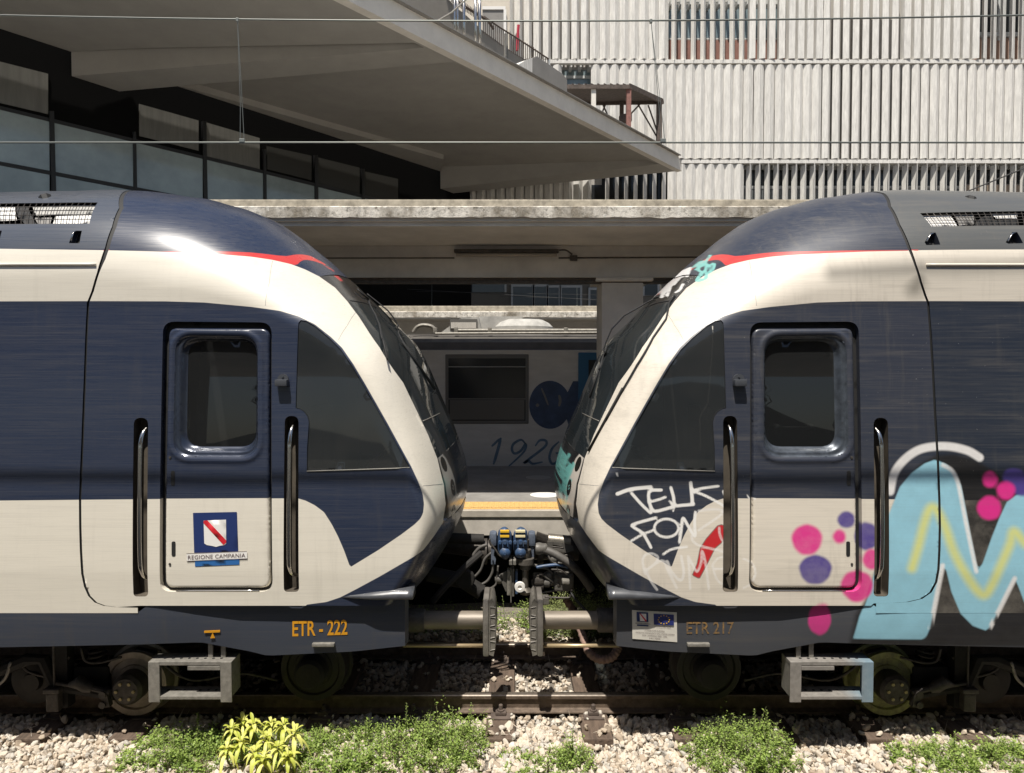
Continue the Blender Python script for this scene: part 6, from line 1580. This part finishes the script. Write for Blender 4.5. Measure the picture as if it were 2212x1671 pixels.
def stones(name, n, x0, x1, y0, y1, smin, smax, label, lift=0.0, m=None):
    xs = rng.uniform(x0, x1, n); ys = rng.uniform(y0, y1, n)
    sz = smin + (smax - smin) * rng.beta(1.6, 2.6, n)
    kx = (xs - sx0) / .75; dx = np.abs(kx - np.round(kx)) * .75
    onsl = (ys > 5.42) & (ys < 7.4) & (dx < .12)
    ok = (np.abs(ys - RN) > .03 + sz * .7) & (np.abs(ys - RF) > .03 + sz * .7) & (~onsl | (rng.random(n) < .08))
    xs, ys, sz, onsl = xs[ok], ys[ok], sz[ok], onsl[ok]; n = len(xs)
    zs = np.where(onsl, -.152 + sz * .55, bedz(xs, ys) + lift + rng.uniform(-.2, .9, n) * sz)
    pid = rng.integers(len(protos), size=n); Vs, Fs, tint, b = [], [], [], 0
    for k, (V, F) in enumerate(protos):
        ii = np.where(pid == k)[0]; m_ = len(ii)
        if not m_: continue
        q = rng.normal(size=(m_, 4)); q /= np.linalg.norm(q, axis=1)[:, None]; a, bb, c, d = q.T
        Rm = np.stack([1 - 2 * (c * c + d * d), 2 * (bb * c - d * a), 2 * (bb * d + c * a), 2 * (bb * c + d * a), 1 - 2 * (bb * bb + d * d), 2 * (c * d - bb * a), 2 * (bb * d - c * a), 2 * (c * d + bb * a), 1 - 2 * (bb * bb + c * c)], 1).reshape(m_, 3, 3)
        VV = V[None] * sz[ii][:, None, None] * rng.uniform(.8, 1.2, (m_, 1, 3))
        VV = np.einsum('nvk,njk->nvj', VV, Rm) + np.stack([xs[ii], ys[ii], zs[ii]], 1)[:, None, :]
        Vs.append(VV.reshape(-1, 3)); Fs.append((F[None] + b + len(V) * np.arange(m_)[:, None, None]).reshape(-1, 3)); b += m_ * len(V)
        tint.append(np.repeat(rng.random(m_), len(V)))
    o = new(name, np.vstack(Vs), np.vstack(Fs).tolist(), m or M['stone'], attrs={'tint': np.concatenate(tint)})
    return tag(o, kind='stuff', label=label, cat='gravel')
def stone_mat():
    m = bpy.data.materials.new('crushed_stone'); m.use_nodes = True; nt = m.node_tree; b = nt.nodes["Principled BSDF"]; L = nt.links
    a = nt.nodes.new("ShaderNodeAttribute"); a.attribute_name = 'tint'
    r = nt.nodes.new("ShaderNodeValToRGB"); e = r.color_ramp.elements
    e[0].color = (.34, .27, .20, 1); e[1].color = (.76, .70, .60, 1)
    for p, c in ((.12, (.54, .445, .34)), (.35, (.70, .605, .485)), (.7, (.69, .61, .51)), (.86, (.48, .45, .40))): x = e.new(p); x.color = (*c, 1)
    L.new(a.outputs["Fac"], r.inputs[0])
    tc = nt.nodes.new("ShaderNodeTexCoord"); nz = nt.nodes.new("ShaderNodeTexNoise"); nz.inputs["Scale"].default_value = 60; nz.inputs["Detail"].default_value = 5; L.new(tc.outputs["Object"], nz.inputs["Vector"])
    mx = nt.nodes.new("ShaderNodeMix"); mx.data_type = 'RGBA'; mx.blend_type = 'MULTIPLY'; mx.inputs[0].default_value = .35
    L.new(r.outputs[0], mx.inputs[6]); L.new(nz.outputs[0], mx.inputs[7]); L.new(mx.outputs[2], b.inputs["Base Color"]); b.inputs["Roughness"].default_value = .9
    bp = nt.nodes.new("ShaderNodeBump"); bp.inputs["Strength"].default_value = .4; bp.inputs["Distance"].default_value = .006; L.new(nz.outputs[0], bp.inputs["Height"]); L.new(bp.outputs[0], b.inputs["Normal"])
    return m
M['stone'] = stone_mat()
stones('ballast_stones', 15500, -4.4, 4.4, 4.75, 6.0, .013, .047, 'pale crushed stone ballast along the front of the track')
stones('ballast_stones', 4200, -1.6, 1.6, 6.0, 8.2, .016, .046, 'pale crushed stone ballast between the rails in the gap')
stones('ballast_stones', 3000, -4.4, -1.6, 6.0, 7.6, .018, .046, 'shaded crushed stone ballast under the left train')
stones('ballast_stones', 3000, 1.6, 4.4, 6.0, 7.6, .018, .046, 'shaded crushed stone ballast under the right train')

# ================================================================== WEEDS
def leaf_mat(name, c1, c2, trans=.35):
    m = bpy.data.materials.new(name); m.use_nodes = True; nt = m.node_tree; b = nt.nodes["Principled BSDF"]; out = nt.nodes["Material Output"]; L = nt.links
    a = nt.nodes.new("ShaderNodeAttribute"); a.attribute_name = 'tint'
    mx = nt.nodes.new("ShaderNodeMix"); mx.data_type = 'RGBA'; mx.inputs[6].default_value = (*c1, 1); mx.inputs[7].default_value = (*c2, 1); L.new(a.outputs["Fac"], mx.inputs[0])
    L.new(mx.outputs[2], b.inputs["Base Color"]); b.inputs["Roughness"].default_value = .5
    t = nt.nodes.new("ShaderNodeBsdfTranslucent"); L.new(mx.outputs[2], t.inputs[0])
    ms = nt.nodes.new("ShaderNodeMixShader"); ms.inputs[0].default_value = trans; L.new(b.outputs[0], ms.inputs[1]); L.new(t.outputs[0], ms.inputs[2]); L.new(ms.outputs[0], out.inputs[0]); return m
M['leaf'] = leaf_mat('weed_leaf', (.12, .21, .04), (.43, .56, .14), .45)
M['leaf_pale'] = leaf_mat('pale_leaf', (.16, .22, .07), (.34, .38, .14))
M['yleaf'] = leaf_mat('yellow_leaf', (.46, .52, .07), (.82, .79, .25), .3)
M['stem'] = mat('weed_stem', (.12, .13, .05), .8)
LV = np.array([(0, 0, 0), (.38, .26, .05), (.42, 0, -.02), (.38, -.26, .05), (.75, .2, .02), (.78, 0, -.03), (.75, -.2, .02), (1, 0, -.10)])
LF = [(0, 2, 1), (0, 3, 2), (1, 2, 5, 4), (2, 3, 6, 5), (4, 5, 7), (5, 6, 7)]
def frame_(d, up):
    a, b, c = d; l = 1 / math.sqrt(a * a + b * b + c * c); a *= l; b *= l; c *= l; u, v, w = up
    x, y, z = v * c - w * b, w * a - u * c, u * b - v * a; l = 1 / (math.sqrt(x * x + y * y + z * z) + 1e-9); x *= l; y *= l; z *= l
    return np.array(((a, x, b * z - c * y), (b, y, c * x - a * z), (c, z, a * y - b * x)))
def weed(px0, px1, prof_h, d0, d1, n, label, lsz=(.014, .03), group='green weeds in the ballast', m='leaf', base=-.2, spikes=()):
    """prof_h: list of (pixel X, height in m)"""
    xa, xb = (px0 - CX) / FPX * (d0 + d1) / 2, (px1 - CX) / FPX * (d0 + d1) / 2
    t = thing('weed_clump', ((xa + xb) / 2, (d0 + d1) / 2, base), label, 'plant', group)
    hx = [(p - CX) / FPX * (d0 + d1) / 2 for p, h in prof_h]; hh = [h for p, h in prof_h]
    ns = int(n / 16); Vs, Fs, T_, b = [], [], [], 0; SV = MB()
    for i in range(ns):
        x = rng.uniform(xa, xb); y = rng.uniform(d0, d1)
        v = 2 * (y - (d0 + d1) / 2) / (d1 - d0)
        h = np.interp(x, hx, hh) * math.sqrt(max(.05, 1 - .75 * v * v)) * rng.uniform(.55, 1.05)
        # patchy outline
        e = math.sin(x * 23 + y * 7) * math.sin(y * 31 - x * 5)
        if e < -.45: h *= .5
        g2 = math.sin(x * 11.3 + 2.1) * math.sin(y * 17 + x * 3.1) + .5 * math.sin(x * 41) * math.sin(y * 37)
        if g2 < -.42 and rng.random() < .85: continue
        h *= 1 + .35 * g2
        lean = rng.normal(0, .42, 2); p0 = np.array([x, y, base])
        if i % 2 == 0: SV.tube([p0, p0 + np.array([lean[0] * h * .5, lean[1] * h * .5, h * .55]), p0 + np.array([lean[0] * h, lean[1] * h, h])], [.003, .0025, .001], 4)
        for k in range(16):
            f = (k + rng.random()) / 16; f = f ** .7
            c = p0 + np.array([lean[0] * h * f, lean[1] * h * f, h * f]) + rng.normal(0, .006, 3)
            az = k * 2.4 + rng.uniform(-.5, .5); el = rng.uniform(-.25, .8)
            dd = np.array([math.cos(az) * math.cos(el), math.sin(az) * math.cos(el), math.sin(el)])
            s = lsz[0] + (lsz[1] - lsz[0]) * rng.random() ** 1.6; s *= (1.2 - .5 * f) * (1.5 if i % 7 == 0 else 1)
            Vv = (LV * s) @ frame_(dd, np.array([0, 0, 1.0]) + rng.normal(0, .25, 3)).T + c + dd * .006
            Vs.append(Vv); Fs += [tuple(j + b for j in fc) for fc in LF]; b += 8; T_.append(np.full(8, np.clip(.25 + .5 * f + rng.normal(0, .22), 0, 1)))
    for (X, hgt) in spikes:
        x = (X - CX) / FPX * (d0 + d1) / 2; y = (d0 + d1) / 2 + .05; p0 = np.array([x, y, base]); SV.tube([p0, p0 + np.array([.01, 0, hgt])], [.004, .002], 5)
        for k in range(34):
            f = .25 + .75 * k / 34; az = k * 2.4; el = .3 + .5 * f; dd = np.array([math.cos(az) * math.cos(el), math.sin(az) * math.cos(el), math.sin(el)])
            Vv = (LV * rng.uniform(.018, .03) * (1.2 - .55 * f)) @ frame_(dd, np.array([0, 0, 1.0])).T + p0 + np.array([.01 * f, 0, hgt * f]); Vs.append(Vv); Fs += [tuple(j + b for j in fc) for fc in LF]; b += 8; T_.append(np.full(8, np.clip(.6 + rng.normal(0, .15), 0, 1)))
    nl = len(Fs); Fs = Fs + [tuple(j + b for j in f) for f in SV.F]
    new('foliage', np.vstack(Vs + [np.array([v[:] for v in SV.V])]), Fs, [M[m], M['stem']], t, True, mi=[0] * nl + [1] * len(SV.F), attrs={'tint': np.concatenate(T_ + [np.zeros(len(SV.V))])})
    return t
weed(255, 480, [(255, .06), (300, .14), (370, .19), (430, .17), (480, .15)], 5.0, 5.5, 7500, 'low bushy green weed left of the yellow-leaved plant', spikes=[(408, .33), (355, .2)])
weed(460, 700, [(460, .16), (560, .16), (700, .14)], 5.1, 5.55, 5000, 'low green weed behind the yellow-leaved plant')
weed(640, 1045, [(640, .1), (720, .15), (800, .17), (880, .21), (960, .28), (1010, .29), (1045, .16)], 4.98, 5.6, 15000, 'broadest green weed bank between the yellow plant and the gap', spikes=[(870, .38), (930, .3), (972, .35), (1012, .34), (780, .24)])
weed(1075, 1285, [(1075, .05), (1150, .07), (1195, .11), (1240, .19), (1265, .14), (1285, .05)], 4.92, 5.3, 4200, 'small green weed clump in the pale ballast below the gap', spikes=[(1238, .26)])
weed(1485, 1725, [(1485, .07), (1530, .2), (1580, .25), (1640, .27), (1690, .2), (1725, .08)], 5.0, 5.55, 8500, 'rounded green weed bush in front of the sprayed train cab', spikes=[(1640, .34), (1668, .33), (1560, .28)])
weed(1940, 2260, [(1940, .06), (2000, .12), (2080, .16), (2160, .14), (2260, .15)], 4.95, 5.35, 8000, 'low green weed bush at the far right in front of the pale blue M', spikes=[(2085, .22)])
weed(1165, 1325, [(1165, .3), (1200, .42), (1260, .46), (1300, .44), (1325, .3)], 7.5, 8.12, 13000, 'sunlit pale green weeds below the coupler at the platform foot', lsz=(.016, .03), m='leaf_pale', group=None, base=-.2)
weed(860, 1160, [(860, .2), (1000, .3), (1160, .28)], 7.6, 8.15, 4000, 'shaded dark weeds below the coupler at the platform foot', lsz=(.016, .03), group=None, base=-.2)
# yellow-leaved plant: rosettes of long drooping leaves
yp = thing('yellow_leaved_plant', ((560 - CX) / FPX * 5.2, 5.2, -.2), 'bright yellow-green plant with long drooping leaves in front of the left train', 'plant')
def long_leaf(c, az, el, L_, w, droop):
    n = 7; V = []
    for i in range(n + 1):
        s = i / n; r = L_ * (s - .12 * s * s * droop); z = L_ * (math.sin(el) * s - droop * .55 * s * s)
        wd = w * math.sin(math.pi * min(1, (s * .93 + .05))) ** .75
        p = c + np.array([math.cos(az) * r * math.cos(el), math.sin(az) * r * math.cos(el), z]); sd = np.array([-math.sin(az), math.cos(az), 0])
        V += [p - sd * wd + np.array([0, 0, wd * .35]), p, p + sd * wd + np.array([0, 0, wd * .35])]
    F = []
    for i in range(n):
        a = i * 3; F += [(a, a + 1, a + 4, a + 3), (a + 1, a + 2, a + 5, a + 4)]
    return V, F
Vs, Fs, T_, b = [], [], [], 0; ST = MB()
for (X, Y, d) in ((500, 1572, 5.2), (547, 1562, 5.25), (612, 1564, 5.22), (636, 1580, 5.12), (520, 1600, 5.08), (575, 1590, 5.1), (600, 1612, 5.0), (490, 1616, 5.0), (550, 1622, 4.98), (525, 1556, 5.3), (585, 1560, 5.3), (570, 1636, 4.95), (622, 1630, 4.97)):
    c = np.array(P(X, Y, d)[:]); ST.tube([(c[0] * .97, d + .02, -.2), (c[0], d + .01, (c[2] - .2) / 2), tuple(c)], [.008, .007, .005], 6)
    for k in range(15):
        az = k * 2.4 + rng.uniform(-.3, .3); tier = k / 15
        v, f = long_leaf(c - np.array([0, 0, .05 * (1 - tier)]), az, .15 + .9 * tier + rng.uniform(-.1, .1), rng.uniform(.09, .17) * (1.1 - .35 * tier), rng.uniform(.010, .017), 1.9 - 1.25 * tier + rng.uniform(-.3, .5))
        Vs += v; Fs += [tuple(j + b for j in q) for q in f]; b += len(v); T_.append(np.full(len(v), rng.random()))
nl = len(Fs); Fs += [tuple(j + b for j in f) for f in ST.F]
new('leafy_shoots', list(Vs) + [v[:] for v in ST.V], Fs, [M['yleaf'], M['stem']], yp, True, mi=[0] * nl + [1] * len(ST.F), attrs={'tint': np.concatenate(T_ + [np.zeros(len(ST.V))])})
